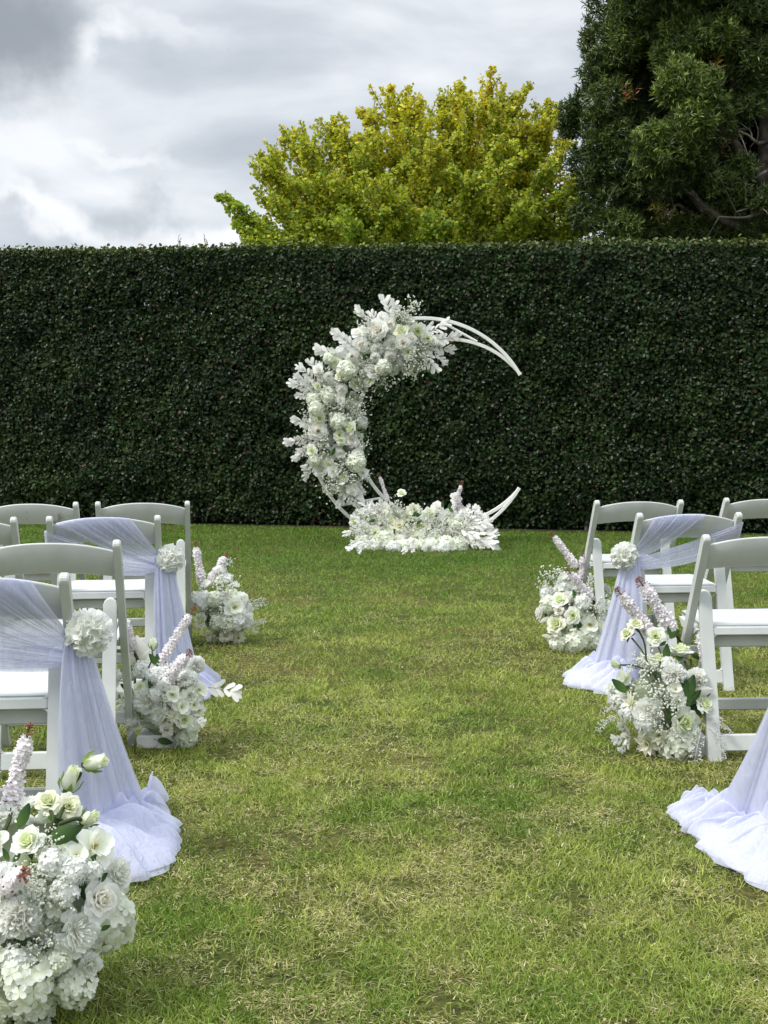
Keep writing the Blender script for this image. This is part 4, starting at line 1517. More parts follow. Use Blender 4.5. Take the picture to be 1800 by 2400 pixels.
PROTO = {}
def proto(kind):
    """(list of meshes) for a kind of flower, built once"""
    if kind in PROTO:
        return PROTO[kind]
    gens = {
        'rose': lambda s: g_rose(s), 'white_rose': lambda s: g_rose(s, CREAM, WHITE, 28), 'cream_rose': lambda s: g_rose(s, LIME * .9, IVORY, 24),
        'ranunculus': lambda s: g_rose(s, CREAM, CREAM * .6 + WHITE * .4, 34, .55, False),
        'rosebud': lambda s: g_bud(s), 'peony': lambda s: g_peony(s), 'pompom': lambda s: g_pompom(s), 'carnation': lambda s: g_peony(s, LIME * .5 + WHITE * .5, WHITE, 60),
        'hydrangea': lambda s: g_hydrangea(s), 'dahlia': lambda s: g_dahlia(s), 'magnolia': lambda s: g_magnolia(s), 'stock': lambda s: g_hydrangea(s, 42, .36, WHITE, WHITE * .95, -.3),
        'baby': lambda s: g_baby(s), 'spike': lambda s: g_spike(s), 'tip': lambda s: g_spike_tip(s), 'spray': lambda s: g_leafspray(s), 'bigspray': lambda s: g_leafspray(s, 6, np.array([.90, .90, .86]), .066, .40),
        'fern': lambda s: g_fern(s), 'leaf': lambda s: g_leaf(s), 'paleleaf': lambda s: g_leaf(s, np.array([.74, .74, .66]), np.array([.80, .80, .74])), 'ball': lambda s: g_ball(s)}
    nvar = {'rose': 3, 'white_rose': 2, 'hydrangea': 2, 'baby': 3, 'spray': 3, 'spike': 2, 'ball': 4, 'peony': 2}.get(kind, 2)
    PROTO[kind] = [gens[kind](11 + 7 * i + len(kind)).mesh(kind, M_petal) for i in range(nvar)]
    return PROTO[kind]


NAME = {'rose': 'rose', 'white_rose': 'white_rose', 'cream_rose': 'cream_rose', 'ranunculus': 'ranunculus', 'rosebud': 'rosebud', 'peony': 'peony', 'pompom': 'pompom_flower', 'carnation': 'carnation',
        'hydrangea': 'hydrangea_head', 'dahlia': 'dahlia', 'magnolia': 'magnolia', 'stock': 'stock_flower', 'baby': 'babys_breath', 'spike': 'flower_spike', 'tip': 'bud_tip', 'spray': 'leaf_spray', 'bigspray': 'leaf_spray',
        'fern': 'berry_spray', 'leaf': 'green_leaf', 'paleleaf': 'white_leaf', 'ball': 'flower_ball'}


def place(root, kind, pos, scale, zdir=None, M=None, parent=None, spin=None):
    me = proto(kind)[frng.integers(len(proto(kind)))]
    o = bpy.data.objects.new(NAME[kind], me)
    C.objects.link(o)
    o.parent = parent or root
    if M is None:
        M = frame_from_z(np.asarray(zdir, float), frng.uniform(0, 6.28) if spin is None else spin)
    base = np.array(root.location)
    m4 = Matrix([[*(M[r_] * scale), p] for r_, p in zip(range(3), np.asarray(pos) - base)] + [[0, 0, 0, 1]])
    o.matrix_local = m4
    return o


def aim(a, b, up=(0, -1, 0)):
    """frame with Y from a to b and Z as near as possible to up"""
    y = np.asarray(b, float) - a; L_ = np.linalg.norm(y); y /= L_
    z = np.asarray(up, float) - np.dot(up, y) * y; z /= np.linalg.norm(z)
    return np.stack([np.cross(y, z), y, z], 1), L_


def place_spike(root, base, tip, rad_scale=1.0, red=True):
    d = np.asarray(tip) - base; L_ = np.linalg.norm(d)
    M = frame_from_z(d)
    M = M * np.array([rad_scale, rad_scale, 1.0])[None, :]
    o = place(root, 'spike', base, L_, M=M)
    if red:
        t = bpy.data.objects.new('bud_tip', proto('tip')[0]); C.objects.link(t); t.parent = o
    return o


class Arr:
    """a flower arrangement: root at its foot, pixel sketches turned into places on a rounded mound of real depth"""
    def __init__(self, name, label, cat, foot, rx, ry, rz, group, cz=None):
        self.root = thing(name, label, cat, foot, 0, group)
        self.foot = np.array(foot, float)
        self.c = self.foot + [0, 0, rz if cz is None else cz]
        self.r = np.array([rx, ry, rz])

    def surf(self, px, py, extra=0.0):
        """point of the mound's near surface seen at a pixel (beyond its outline: in its middle plane)"""
        o = np.array([0, 0, CAM_H]); d = ray(px, py)
        q = (o - self.c) / self.r; e = d / self.r
        a, b, c = e @ e, 2 * q @ e, q @ q - 1
        disc = b * b - 4 * a * c
        t = (-b - math.sqrt(disc)) / (2 * a) if disc > 0 else -b / (2 * a)
        p = o + d * t
        n = (p - self.c) / self.r ** 2
        n /= np.linalg.norm(n)
        return p + n * extra, n, np.linalg.norm(p - o)

    def put(self, kind, px, py, rpx, face=None, sink=.12, extra=0.0):
        p, n, dist = self.surf(px, py, extra)
        rad = rpx / F_PX * dist
        if face is not None:
            n = np.asarray(face, float); n = n / np.linalg.norm(n)
            return place(self.root, kind, p, rad, n)
        n = n + frng.normal(0, .16, 3) + np.array([0, -.10, .12])
        p = p - n / np.linalg.norm(n) * rad * sink * .6
        return place(self.root, kind, p, rad, n)

    def spike(self, base, tip, rpx, red=True, dy=(0.0, 0.0)):
        b, _, _ = self.surf(*base)
        Y = b[1] + .02
        B = at_y(*base, Y + dy[0]); T = at_y(*tip, Y + dy[1])
        L_ = np.linalg.norm(T - B)
        place_spike(self.root, B, T, rpx / F_PX * Y / (.095 * L_) , red)

    def spray(self, kind, base, tip, dy=0.0, up=(0, -1, .35), back=0.0):
        b, _, _ = self.surf(*base)
        Y = b[1] + back
        B = at_y(*base, Y); T = at_y(*tip, Y + dy)
        if T[2] < .01:
            T = at(*tip, .012)
        M, L_ = aim(B, T, np.array(up) + frng.normal(0, .2, 3))
        place(self.root, kind, B, L_, M=M)

    def stem(self, base, tip, r_=.003):
        b, _, _ = self.surf(*base)
        t, _, _ = self.surf(*tip)
        mb = MB(); B = b - self.foot; T = np.array([*(t - self.foot)])
        tube(mb, curve_pts([B, (B + T) / 2 + [.008, 0, .006], T], 6), r_, 5, STEM * .8)
        obj('stem', mb.mesh('stem', M_petal), self.root)

    def fill(self, n, kinds, size, zmin=-.25, back=False, seed=0):
        """blossoms all over the mound so that it is full from every side"""
        r_ = np.random.default_rng(seed)
        D = sph_dirs(n, zmin)
        for i, d in enumerate(D):
            d = d + r_.normal(0, .12, 3); d /= np.linalg.norm(d)
            if back and d[1] < .1:
                continue
            p = self.c + d * self.r * r_.uniform(.55, .76)
            if p[2] < .02:
                p[2] = .03
            k = kinds[r_.integers(len(kinds))]
            s_ = size * r_.uniform(.75, 1.2)
            place(self.root, k, p, s_ * (1.25 if k == 'baby' else 1), d / self.r + np.array([0, 0, .2]))

    def core(self, f=.72):
        V, F = ico(2)
        mb = MB(); q = V * self.r * f * (1 + .12 * frng.normal(size=(len(V), 1))) + (self.c - self.foot)
        q[:, 2] = np.maximum(q[:, 2], .004)
        mb.add(q, F, np.array([.42, .47, .33]))
        obj('foam_base', mb.mesh('foam_base', M_petal, False), self.root)


# balls tied on the draped chairs
for key, lab in (('L2', 'white ruffled flower ball on the chair wrapped in fanned tulle beyond the plain chair'), ('L4', 'largest white ruffled flower ball, on the nearest draped chair'),
                 ('R2', 'white ruffled flower ball where two separate tulle bands meet on a post'), ('R4', 'white ruffled flower ball cut by the right edge of the picture')):
    t = thing('flower_ball', lab, 'flower ball', BALL_AT[key], 0, 'flower balls holding the tulle drapes')
    place(t, 'ball', BALL_AT[key], .062, (0.1, -1, .3)).name = 'petals'

GRP = 'floor bouquets along the aisle'
# --- largest bouquet, nearest on the left
A = Arr('floor_bouquet', 'largest nearest bouquet with rosebuds on stems, cut by the left edge', 'bouquet', (-.672, 2.46, 0), .185, .15, .215, GRP, .20)
A.core(.75)
A.fill(34, ['hydrangea', 'rose', 'peony', 'carnation', 'dahlia'], .056, -.6, False, 1)
q = lambda x, y: (x / 2.949, 1650 + y / 2.949)
for k, x, y, rz_ in (('rose', 190, 950, 112), ('carnation', 195, 680, 70), ('magnolia', 650, 990, 165), ('magnolia', 530, 1050, 110), ('carnation', 830, 1160, 112), ('white_rose', 700, 1345, 145), ('pompom', 135, 1470, 140),
                     ('peony', 560, 1575, 165), ('baby', 330, 1330, 150), ('baby', 310, 1660, 110), ('baby', 300, 950, 100), ('baby', 230, 1210, 100), ('hydrangea', 150, 1900, 215), ('hydrangea', 520, 1960, 140), ('hydrangea', 230, 2090, 140),
                     ('carnation', 630, 1810, 90), ('stock', 500, 1150, 100), ('stock', 360, 1100, 90), ('stock', 640, 1150, 80), ('stock', 440, 1300, 95), ('stock', 30, 1190, 90), ('hydrangea', -90, 1750, 170), ('rose', -60, 1330, 140), ('peony', -90, 1560, 130), ('hydrangea', 10, 2100, 130),
                     ('stock', 120, 1750, 90), ('magnolia', -40, 960, 120), ('carnation', 30, 760, 90), ('hydrangea', 400, 1770, 100)):
    A.put(k, *q(x, y), rz_ / 2.949)
A.spike(q(65, 720), q(190, 215), 82 / 2.949, True)
A.spike(q(10, 1290), q(150, 1180), 95 / 2.949, True, (0, -.09))
A.spike(q(-70, 900), q(-110, 420), 80 / 2.949, True)
A.stem(q(20, 900), q(65, 720), .004)
for x, y, rz_, fc in ((660, 400, 88, (.85, -.35, .28)), (490, 520, 95, (.35, -.25, 1)), (620, 790, 82, (.6, -.5, .45))):
    A.put('rosebud', *q(x, y), rz_ * 1.25 / 2.949, fc)
for x, y, rz_, fc in ((335, 680, 95, (.1, -.55, .7)), (475, 710, 92, (.35, -.8, .5))):
    A.put('cream_rose', *q(x, y), rz_ / 2.949, fc)
for a, b in (((430, 640), (560, 470)), ((400, 800), (445, 600)), ((410, 830), (560, 800)), ((330, 900), (350, 740)), ((415, 640), (360, 900))):
    A.stem(q(*a), q(*b), .0042)
for a, b, k in (((330, 950), (560, 850), 'leaf'), ((540, 960), (410, 900), 'leaf'), ((130, 850), (190, 690), 'leaf'), ((150, 1560), (130, 1720), 'leaf'), ((60, 1080), (10, 1000), 'leaf'), ((330, 780), (440, 800), 'leaf'), ((90, 1090), (140, 1030), 'leaf'), ((600, 1130), (660, 1040), 'leaf'), ((690, 1560), (760, 1530), 'leaf'), ((560, 1150), (540, 1330), 'leaf'), ((660, 1240), (740, 1170), 'leaf')):
    A.spray(k, q(*a), q(*b))

# --- second bouquet on the left
A = Arr('floor_bouquet', 'bouquet with a big white leaf spray sticking out over the grass', 'bouquet', (-.775, 4.56, 0), .150, .13, .165, GRP, .155)
A.core(.75)
A.fill(34, ['hydrangea', 'stock', 'carnation', 'rose', 'dahlia'], .042, -.5, False, 2)
q = lambda x, y: (200 + x / 3.77, 1400 + y / 3.77)
for k, x, y, rz_ in (('rose', 405, 710, 78), ('rose', 480, 790, 62), ('peony', 515, 905, 125), ('pompom', 985, 590, 78), ('magnolia', 1000, 820, 100), ('magnolia', 770, 860, 95), ('carnation', 930, 870, 85), ('magnolia', 850, 970, 95),
                     ('rose', 880, 1085, 85), ('dahlia', 1000, 1000, 85), ('ranunculus', 720, 1165, 88), ('ranunculus', 560, 1290, 84), ('pompom', 750, 1320, 80), ('hydrangea', 900, 1240, 100), ('hydrangea', 930, 1150, 80), ('stock', 500, 640, 80), ('stock', 620, 700, 80),
                     ('stock', 620, 860, 70), ('baby', 690, 950, 90), ('baby', 480, 640, 75), ('baby', 900, 740, 90), ('stock', 270, 700, 60), ('stock', 690, 760, 80), ('cream_rose', 400, 590, 65), ('stock', 920, 720, 75), ('paleleaf', 590, 1060, 60), ('hydrangea', 420, 1100, 70), ('hydrangea', 300, 1010, 60), ('peony', 640, 1020, 80), ('dahlia', 780, 1050, 80), ('magnolia', 960, 950, 75), ('peony', 700, 830, 70)):
    A.put(k, *q(x, y), rz_ / 3.77)
A.spike(q(430, 480), q(340, 190), 66 / 3.77, False)
A.spike(q(650, 600), q(930, 150), 62 / 3.77, True)
A.spike(q(690, 770), q(900, 510), 74 / 3.77, True, (0, -.03))
A.stem(q(475, 680), q(430, 470), .003)
A.put('rosebud', *q(600, 410), 66 / 3.77, (.12, -.3, 1))
A.stem(q(560, 620), q(590, 480), .003)
for a, b, k in (((520, 560), (440, 340), 'paleleaf'), ((430, 560), (330, 470), 'paleleaf'), ((470, 560), (560, 470), 'paleleaf'), ((640, 600), (560, 500), 'leaf'), ((640, 600), (630, 500), 'leaf'), ((420, 830), (310, 760), 'leaf'), ((420, 860), (360, 790), 'leaf'), ((640, 1260), (770, 1285), 'leaf'), ((950, 700), (990, 690), 'leaf'), ((600, 820), (560, 720), 'leaf')):
    A.spray(k, q(*a), q(*b))
A.spray('bigspray', q(1090, 800), q(1375, 830), -.04)
for a, b in (((330, 740), (240, 590)), ((420, 920), (240, 830)), ((360, 930), (290, 1090)), ((940, 1040), (1060, 1110)), ((330, 700), (260, 790))):
    A.spray('bigspray', q(*a), q(*b), -.03)
for a, b in (((540, 1090), (320, 1160)), ((560, 1130), (380, 1220)), ((560, 1100), (690, 1160)), ((480, 1100), (330, 1090)), ((1000, 980), (1070, 990)), ((640, 800), (590, 690)), ((830, 820), (930, 740))):
    A.spray('fern', q(*a), q(*b), -.04, (0, -.3, 1))
mb = MB(); bevel_box(mb, (-.105, -.075, 0.0), (.02, .06, .05), .006)
obj('white_tray', mb.mesh('white_tray', M_box, False), A.root)

# --- third bouquet on the left, far
A = Arr('floor_bouquet', 'smallest bouquet with twiggy white sprays at its side, by a far chair', 'bouquet', (-.845, 6.80, 0), .155, .13, .16, GRP, .15)
A.core(.75)
A.fill(34, ['hydrangea', 'stock', 'carnation', 'rose', 'dahlia'], .044, -.5, False, 3)
q = lambda x, y: (x / 2.552, 1150 + y / 2.552)
for k, x, y, rz_ in (('peony', 1230, 560, 50), ('stock', 1220, 660, 60), ('stock', 1170, 650, 50), ('hydrangea', 1280, 650, 50), ('rose', 1200, 775, 52), ('magnolia', 1400, 700, 85), ('carnation', 1455, 640, 42), ('peony', 1475, 775, 60), ('dahlia', 1262, 870, 66),
                     ('ranunculus', 1350, 865, 58), ('dahlia', 1425, 880, 55), ('baby', 1320, 590, 80), ('baby', 1360, 640, 70), ('baby', 1330, 730, 70), ('carnation', 1405, 560, 36), ('stock', 1340, 530, 50), ('stock', 1320, 480, 40), ('baby', 1360, 450, 45), ('hydrangea', 1360, 790, 55), ('hydrangea', 1300, 790, 50), ('stock', 1420, 790, 50)):
    A.put(k, *q(x, y), rz_ / 2.552)
A.spike(q(1205, 545), q(1172, 335), 34 / 2.552, True)
A.spike(q(1265, 530), q(1350, 395), 36 / 2.552, True)
A.stem(q(1215, 640), q(1205, 540), .0035)
for a, b, k in (((1400, 690), (1575, 655), 'fern'), ((1440, 700), (1540, 690), 'fern'), ((1460, 830), (1578, 765), 'fern'), ((1440, 840), (1540, 830), 'fern'), ((1200, 720), (1250, 700), 'leaf'), ((1180, 620), (1160, 590), 'leaf'), ((1260, 800), (1240, 740), 'leaf'), ((1400, 820), (1440, 830), 'leaf')):
    A.spray(k, q(*a), q(*b))

# --- far bouquet on the right
A = Arr('floor_bouquet', 'round bouquet with a low hydrangea skirt and crossing spikes, by a far chair', 'bouquet', (.992, 6.62, 0), .175, .14, .165, GRP, .155)
A.core(.75)
A.fill(34, ['hydrangea', 'stock', 'carnation', 'rose', 'baby'], .046, -.5, False, 4)
q = lambda x, y: (1200 + x / 2.765, 1130 + y / 2.765)
for k, x, y, rz_ in (('baby', 260, 625, 75), ('baby', 230, 690, 60), ('carnation', 340, 610, 56), ('carnation', 420, 680, 50), ('white_rose', 185, 845, 68), ('rose', 310, 765, 64), ('cream_rose', 285, 920, 74), ('rose', 395, 865, 58), ('baby', 520, 800, 85), ('baby', 560, 850, 70), ('magnolia', 505, 925, 78),
                     ('hydrangea', 420, 1030, 100), ('hydrangea', 320, 1040, 85), ('hydrangea', 520, 1020, 90), ('hydrangea', 580, 930, 70), ('pompom', 595, 700, 46), ('hydrangea', 240, 790, 60), ('ranunculus', 305, 830, 48), ('stock', 330, 680, 60), ('stock', 460, 780, 55), ('hydrangea', 600, 810, 60), ('stock', 230, 720, 50), ('peony', 370, 740, 50)):
    A.put(k, *q(x, y), rz_ / 2.765)
A.spike(q(415, 545), q(270, 350), 34 / 2.765, True)
A.spike(q(450, 620), q(457, 480), 32 / 2.765, True)
A.spike(q(510, 750), q(375, 585), 40 / 2.765, True, (0, -.05))
for a, b, k in (((410, 760), (400, 700), 'leaf'), ((540, 740), (545, 690), 'leaf'), ((420, 960), (400, 920), 'leaf'), ((430, 900), (440, 970), 'leaf'), ((250, 1000), (195, 990), 'paleleaf'), ((230, 880), (180, 910), 'paleleaf'), ((200, 730), (210, 810), 'paleleaf')):
    A.spray(k, q(*a), q(*b))
A.spray('bigspray', q(500, 680), q(530, 600))
A.spray('bigspray', q(470, 1000), q(420, 950))

# --- near bouquet on the right
A = Arr('floor_bouquet', 'bouquet with three tall spikes and long stemmed roses against a chair leg', 'bouquet', (.985, 4.44, 0), .160, .13, .175, GRP, .165)
A.core(.72)
A.fill(32, ['hydrangea', 'stock', 'carnation', 'rose', 'baby'], .040, -.5, True, 5)
for k, x, y, rz_ in (('rose', 1090, 1090, 88), ('cream_rose', 955, 1155, 84), ('pompom', 1050, 1245, 76), ('pompom', 1200, 1275, 72), ('magnolia', 735, 1275, 100), ('magnolia', 650, 1330, 60), ('dahlia', 770, 1430, 80), ('peony', 880, 1480, 100), ('rose', 1115, 1555, 104), ('hydrangea', 1070, 1700, 120),
                     ('dahlia', 880, 1690, 105), ('rose', 1245, 1440, 78), ('magnolia', 1060, 1345, 62), ('baby', 890, 1230, 110), ('baby', 930, 1320, 120), ('baby', 990, 1420, 100), ('baby', 970, 1540, 90), ('baby', 860, 1200, 80), ('stock', 690, 1400, 70), ('stock', 750, 1490, 60), ('stock', 870, 1560, 70), ('dahlia', 950, 1640, 80), ('stock', 1010, 1180, 50), ('hydrangea', 1150, 1630, 70), ('carnation', 1090, 1420, 60)):
    A.put(k, *q(x, y), rz_ / 2.765)
A.spike(q(1035, 950), q(845, 665), 62 / 2.765, True, (.02, 0))
A.spike(q(895, 975), q(705, 725), 55 / 2.765, True, (.02, 0))
A.spike(q(1268, 1250), q(1228, 960), 56 / 2.765, True)
A.stem(q(1262, 1400), q(1266, 1240), .003)
A.put('rose', *q(930, 1000), 64 / 2.765, (-.2, -.9, .35))
A.put('cream_rose', *q(800, 920), 52 / 2.765, (-.2, -.5, .8))
A.put('cream_rose', *q(745, 985), 52 / 2.765, (-.6, -.4, .5))
A.put('rosebud', *q(672, 1180), 46 / 2.765, (-.7, -.4, .6))
for a, b in (((900, 1230), (775, 1010)), ((870, 1150), (815, 950)), ((850, 1210), (700, 1185)), ((1130, 1400), (1160, 1150)), ((1150, 1380), (1120, 1160)), ((960, 1200), (940, 1050))):
    A.stem(q(*a), q(*b), .0034)
for a, b, k in (((1130, 1400), (1180, 1250), 'leaf'), ((1130, 1440), (1130, 1280), 'leaf'), ((1150, 1420), (1230, 1350), 'leaf'), ((1140, 1350), (1100, 1260), 'leaf'), ((1020, 1010), (1085, 960), 'leaf'), ((1030, 1000), (1010, 940), 'leaf'), ((1000, 1160), (1010, 1050), 'leaf'), ((960, 1060), (1000, 1030), 'leaf'), ((1160, 1100), (1225, 1150), 'leaf'),
                ((740, 1360), (650, 1280), 'leaf'), ((760, 1540), (700, 1460), 'leaf'), ((1230, 1520), (1160, 1440), 'leaf'), ((1250, 1410), (1290, 1370), 'leaf'), ((1050, 1540), (1010, 1440), 'leaf'), ((1110, 1460), (1180, 1400), 'leaf'), ((1180, 1360), (1310, 1345), 'paleleaf'), ((1200, 1360), (1170, 1390), 'paleleaf')):
    A.spray(k, q(*a), q(*b))
for a, b in (((770, 1650), (650, 1680)), ((760, 1640), (690, 1560)), ((760, 1680), (700, 1750))):
    A.spray('bigspray', q(*a), q(*b), -.03)
for a, b in (((1230, 1570), (1200, 1815)), ((1230, 1560), (1390, 1770)), ((1240, 1560), (1420, 1600)), ((1240, 1540), (1370, 1530)), ((720, 1500), (575, 1600)), ((700, 1470), (600, 1490)), ((1210, 1560), (1130, 1640))):
    A.spray('fern', q(*a), q(*b), -.05, (0, -.3, 1))
mb = MB(); bevel_box(mb, (.03, -.07, 0.0), (.135, .07, .075), .006)
obj('white_tray', mb.mesh('white_tray', M_box, False), A.root)

# ------------------------------------------------------------------ crescent moon arch
YA = 12.58
AP = at(989, 1279, 0)
RO = 268 / F_PX * YA * 1.0
arch = thing('moon_arch', 'white metal crescent moon arch standing on the lawn in front of the hedge', 'wedding arch', (AP[0], YA, 0))
XO, ZO = 0.0, RO
RI = 215 / F_PX * YA
XI = (1049 - 989.4) / F_PX * YA
ZI = ZO


def hoop(r, xc, zc, a0, a1, name, yo=0.0):
    mb = MB()
    n = 72
    aa = np.linspace(a0, a1, n)
    w_, d_ = .0165, .015
    V = []
    for a in aa:
        c, s_ = math.cos(a), math.sin(a)
        for dr, dy in ((-w_, -d_ + .003), (-w_ + .003, -d_), (w_ - .003, -d_), (w_, -d_ + .003), (w_, d_ - .003), (w_ - .003, d_), (-w_ + .003, d_), (-w_, d_ - .003)):
            V.append((xc + (r + dr) * c, dy + yo, zc + (r + dr) * s_))
    F = [(i * 8 + j, (i + 1) * 8 + j, (i + 1) * 8 + (j + 1) % 8, i * 8 + (j + 1) % 8) for i in range(n - 1) for j in range(8)]
    mb.add(V, F)
    for o in (0, (n - 1) * 8):
        mb.add(V, [(o, o + j, o + j + 1) for j in range(1, 7)])
    return obj(name, mb.mesh(name, M_metal, False), arch)


hoop(RO - .02, XO, ZO, R(30), R(330), 'outer_hoop')
hoop(RI, XI, ZI, R(38), R(322), 'inner_hoop', .007)


def on_outer(a): return np.array([XO + (RO - .04) * math.cos(a), 0.0, ZO + (RO - .04) * math.sin(a)])
def on_inner(a): return np.array([XI + (RI + .02) * math.cos(a), 0.0, ZI + (RI + .02) * math.sin(a)])


za = lambda x, y: (640 + x * .3737, 670 + y * .3737)
for ao, ai in ((80, 72), (112, 125), (140, 140), (170, 182), (200, 205), (235, 229), (222, 225), (262, 245), (295, 290)):
    mb = MB(); tube(mb, [on_outer(R(ao)), on_inner(R(ai))], .0125, 8)
    obj('brace', mb.mesh('arch_brace', M_metal, False), arch)
for xx in (-.55, .55):
    mb = MB(); bevel_box(mb, (xx - .04, -.28, 0.004), (xx + .04, .28, .014), .003)
    obj('foot_plate', mb.mesh('foot_plate', M_metal, False), arch)
    zf = ZO - math.sqrt((RO - .02) ** 2 - xx ** 2)
    mb = MB(); tube(mb, [(xx, 0, .01), (xx, 0, zf)], .014, 8)
    obj('foot_post', mb.mesh('foot_post', M_metal, False), arch)

# garland on the arch
G = thing('flower_garland', 'thick garland of white roses and leaf sprays on the curve of the moon arch', 'garland', (AP[0] - .6, YA - .03, 1.2))


def gp(x, y, dy=0.0):
    return at_y(*za(x, y), YA + dy)


grng = np.random.default_rng(5)
PXM = F_PX / YA / .3737 ** -1 / 1.0    # enlarged photo pixels per metre, times the zoom
zpm = F_PX / YA / .3737                # zoom pixels per metre


def inside(x, y):
    # upper cluster, elbow and left column of the garland in the enlarged photo
    up = ((x - 740) / 240) ** 2 + ((y - 380) / 185) ** 2 < 1
    el = ((x - 470) / 150) ** 2 + ((y - 520) / 120) ** 2 < 1
    co = ((x - 390 - 20 * math.sin((y - 700) / 200)) / 150) ** 2 + ((y - 860) / 330) ** 2 < 1
    lo = ((x - 480) / 110) ** 2 + ((y - 1170) / 130) ** 2 < 1
    return up or el or co or lo


placed = []
def try_put(kind, x, y, r_, face=None, dy=-.10, gap=.72):
    for (a, b, c) in placed:
        if math.hypot(a - x, b - y) < gap * (r_ + c):
            return False
    placed.append((x, y, r_))
    p = gp(x, y, dy)
    f = np.array([grng.normal() * .45, -1, .15 + grng.normal() * .4]) if face is None else np.array(face)
    place(G, kind, p, r_ / zpm, f)
    return True


hero = [('white_rose', 660, 275, 72), ('white_rose', 730, 245, 50), ('cream_rose', 805, 290, 58), ('rose', 905, 280, 58), ('cream_rose', 870, 330, 40), ('white_rose', 815, 355, 56), ('rose', 850, 415, 48), ('rose', 970, 330, 42), ('pompom', 655, 398, 45), ('pompom', 735, 440, 40), ('pompom', 640, 450, 32), ('carnation', 740, 370, 58),
        ('hydrangea', 690, 510, 55), ('cream_rose', 627, 540, 50), ('cream_rose', 495, 440, 42), ('cream_rose', 490, 490, 45), ('hydrangea', 465, 530, 70), ('cream_rose', 345, 565, 32), ('cream_rose', 415, 568, 32), ('cream_rose', 275, 632, 32), ('rose', 520, 615, 48), ('white_rose', 430, 655, 45), ('white_rose', 285, 525, 36), ('cream_rose', 420, 715, 36), ('rose', 605, 600, 40),
        ('white_rose', 555, 365, 50), ('hydrangea', 350, 690, 60), ('hydrangea', 270, 770, 50), ('cream_rose', 290, 830, 42), ('white_rose', 285, 910, 64), ('hydrangea', 410, 850, 60), ('rose', 490, 890, 46), ('rose', 415, 935, 40), ('rose', 425, 968, 34), ('white_rose', 490, 965, 55), ('cream_rose', 405, 1015, 36), ('cream_rose', 360, 1055, 48), ('peony', 420, 1050, 40), ('rose', 245, 1030, 40),
        ('rose', 345, 1115, 42), ('white_rose', 300, 1150, 54), ('hydrangea', 520, 1110, 62), ('white_rose', 530, 1060, 45), ('cream_rose', 375, 1165, 40), ('white_rose', 565, 1175, 36), ('hydrangea', 250, 710, 45), ('cream_rose', 1005, 345, 34), ('peony', 500, 1280, 45), ('carnation', 590, 290, 40), ('rose', 440, 1210, 42), ('hydrangea', 260, 1090, 40)]
for k, x, y, r_ in hero:
    try_put('white_rose' if k == 'cream_rose' and (int(x) % 3 == 0) else k, x, y, r_ * 1.0, None, -.18 + grng.normal() * .03, 0.0)
for i in range(900):
    x, y = grng.uniform(220, 1000), grng.uniform(190, 1300)
    if inside(x, y):
        k = ['hydrangea', 'rose', 'stock', 'white_rose', 'cream_rose', 'carnation', 'stock'][grng.integers(7)]
        try_put(k, x, y, grng.uniform(32, 50), None, -.05 + grng.normal() * .03, .55)
nbl = len(placed)
# blossoms on the far side so the garland is full from behind
nb = 0
for i in range(400):
    x, y = grng.uniform(220, 1000), grng.uniform(190, 1300)
    if inside(x, y) and nb < 42:
        place(G, ['hydrangea', 'stock', 'rose'][grng.integers(3)], gp(x, y, .08), grng.uniform(38, 55) / zpm, (grng.normal() * .5, 1, .2)); nb += 1
# baby's breath in between and hanging below
gyp = [(855, 150), (830, 215), (600, 240), (900, 480), (940, 490), (850, 520), (770, 500), (700, 590), (560, 500), (560, 660), (380, 600), (470, 770), (420, 790), (350, 760), (300, 790), (520, 790), (480, 830), (370, 900), (330, 980), (240, 930), (470, 1070), (450, 1130), (400, 1210), (430, 1180), (370, 1260), (350, 1230), (500, 1190), (540, 1220), (880, 370), (920, 400), (690, 330), (600, 480), (250, 860), (280, 990), (310, 1060), (930, 350), (780, 180), (640, 520), (360, 650), (450, 860), (520, 1000), (345, 850), (230, 680), (580, 560)]
for x, y in gyp:
    place(G, 'baby', gp(x, y, -.13 + grng.normal() * .03), grng.uniform(55, 75) / zpm, (grng.normal() * .5 + (x - 600) / 1500, -.7, grng.normal() * .4 + (500 - y) / 1800))
sprays = [((725, 270), (697, 50)), ((650, 280), (512, 135)), ((745, 250), (765, 80)), ((680, 270), (600, 150)), ((550, 410), (362, 285)), ((480, 450), (252, 395)), ((520, 420), (420, 300)), ((960, 345), (1178, 310)), ((920, 300), (1118, 222)), ((960, 360), (1148, 405)), ((950, 370), (1030, 548)), ((970, 390), (1090, 490)), ((900, 290), (1010, 240)),
          ((280, 620), (148, 490)), ((300, 600), (222, 450)), ((320, 600), (290, 480)), ((270, 655), (90, 605)), ((280, 670), (140, 695)), ((280, 640), (130, 560)), ((280, 870), (108, 840)), ((250, 960), (65, 985)), ((250, 1000), (122, 1095)), ((270, 1010), (140, 1040)), ((290, 1110), (185, 1215)), ((290, 1090), (175, 1150)), ((280, 880), (170, 870)),
          ((500, 1200), (575, 1310)), ((480, 1220), (412, 1395)), ((500, 1230), (480, 1370)), ((520, 1210), (530, 1390)), ((470, 1220), (430, 1330)), ((840, 480), (868, 540)), ((540, 480), (560, 560))]
for a, b in sprays:
    B = gp(*a, -.10); T = gp(*b, -.10 + grng.normal() * .06)
    M, L_ = aim(B, T, np.array([grng.normal() * .35, -1, grng.normal() * .35]))
    place(G, 'spray', B, L_, M=M)
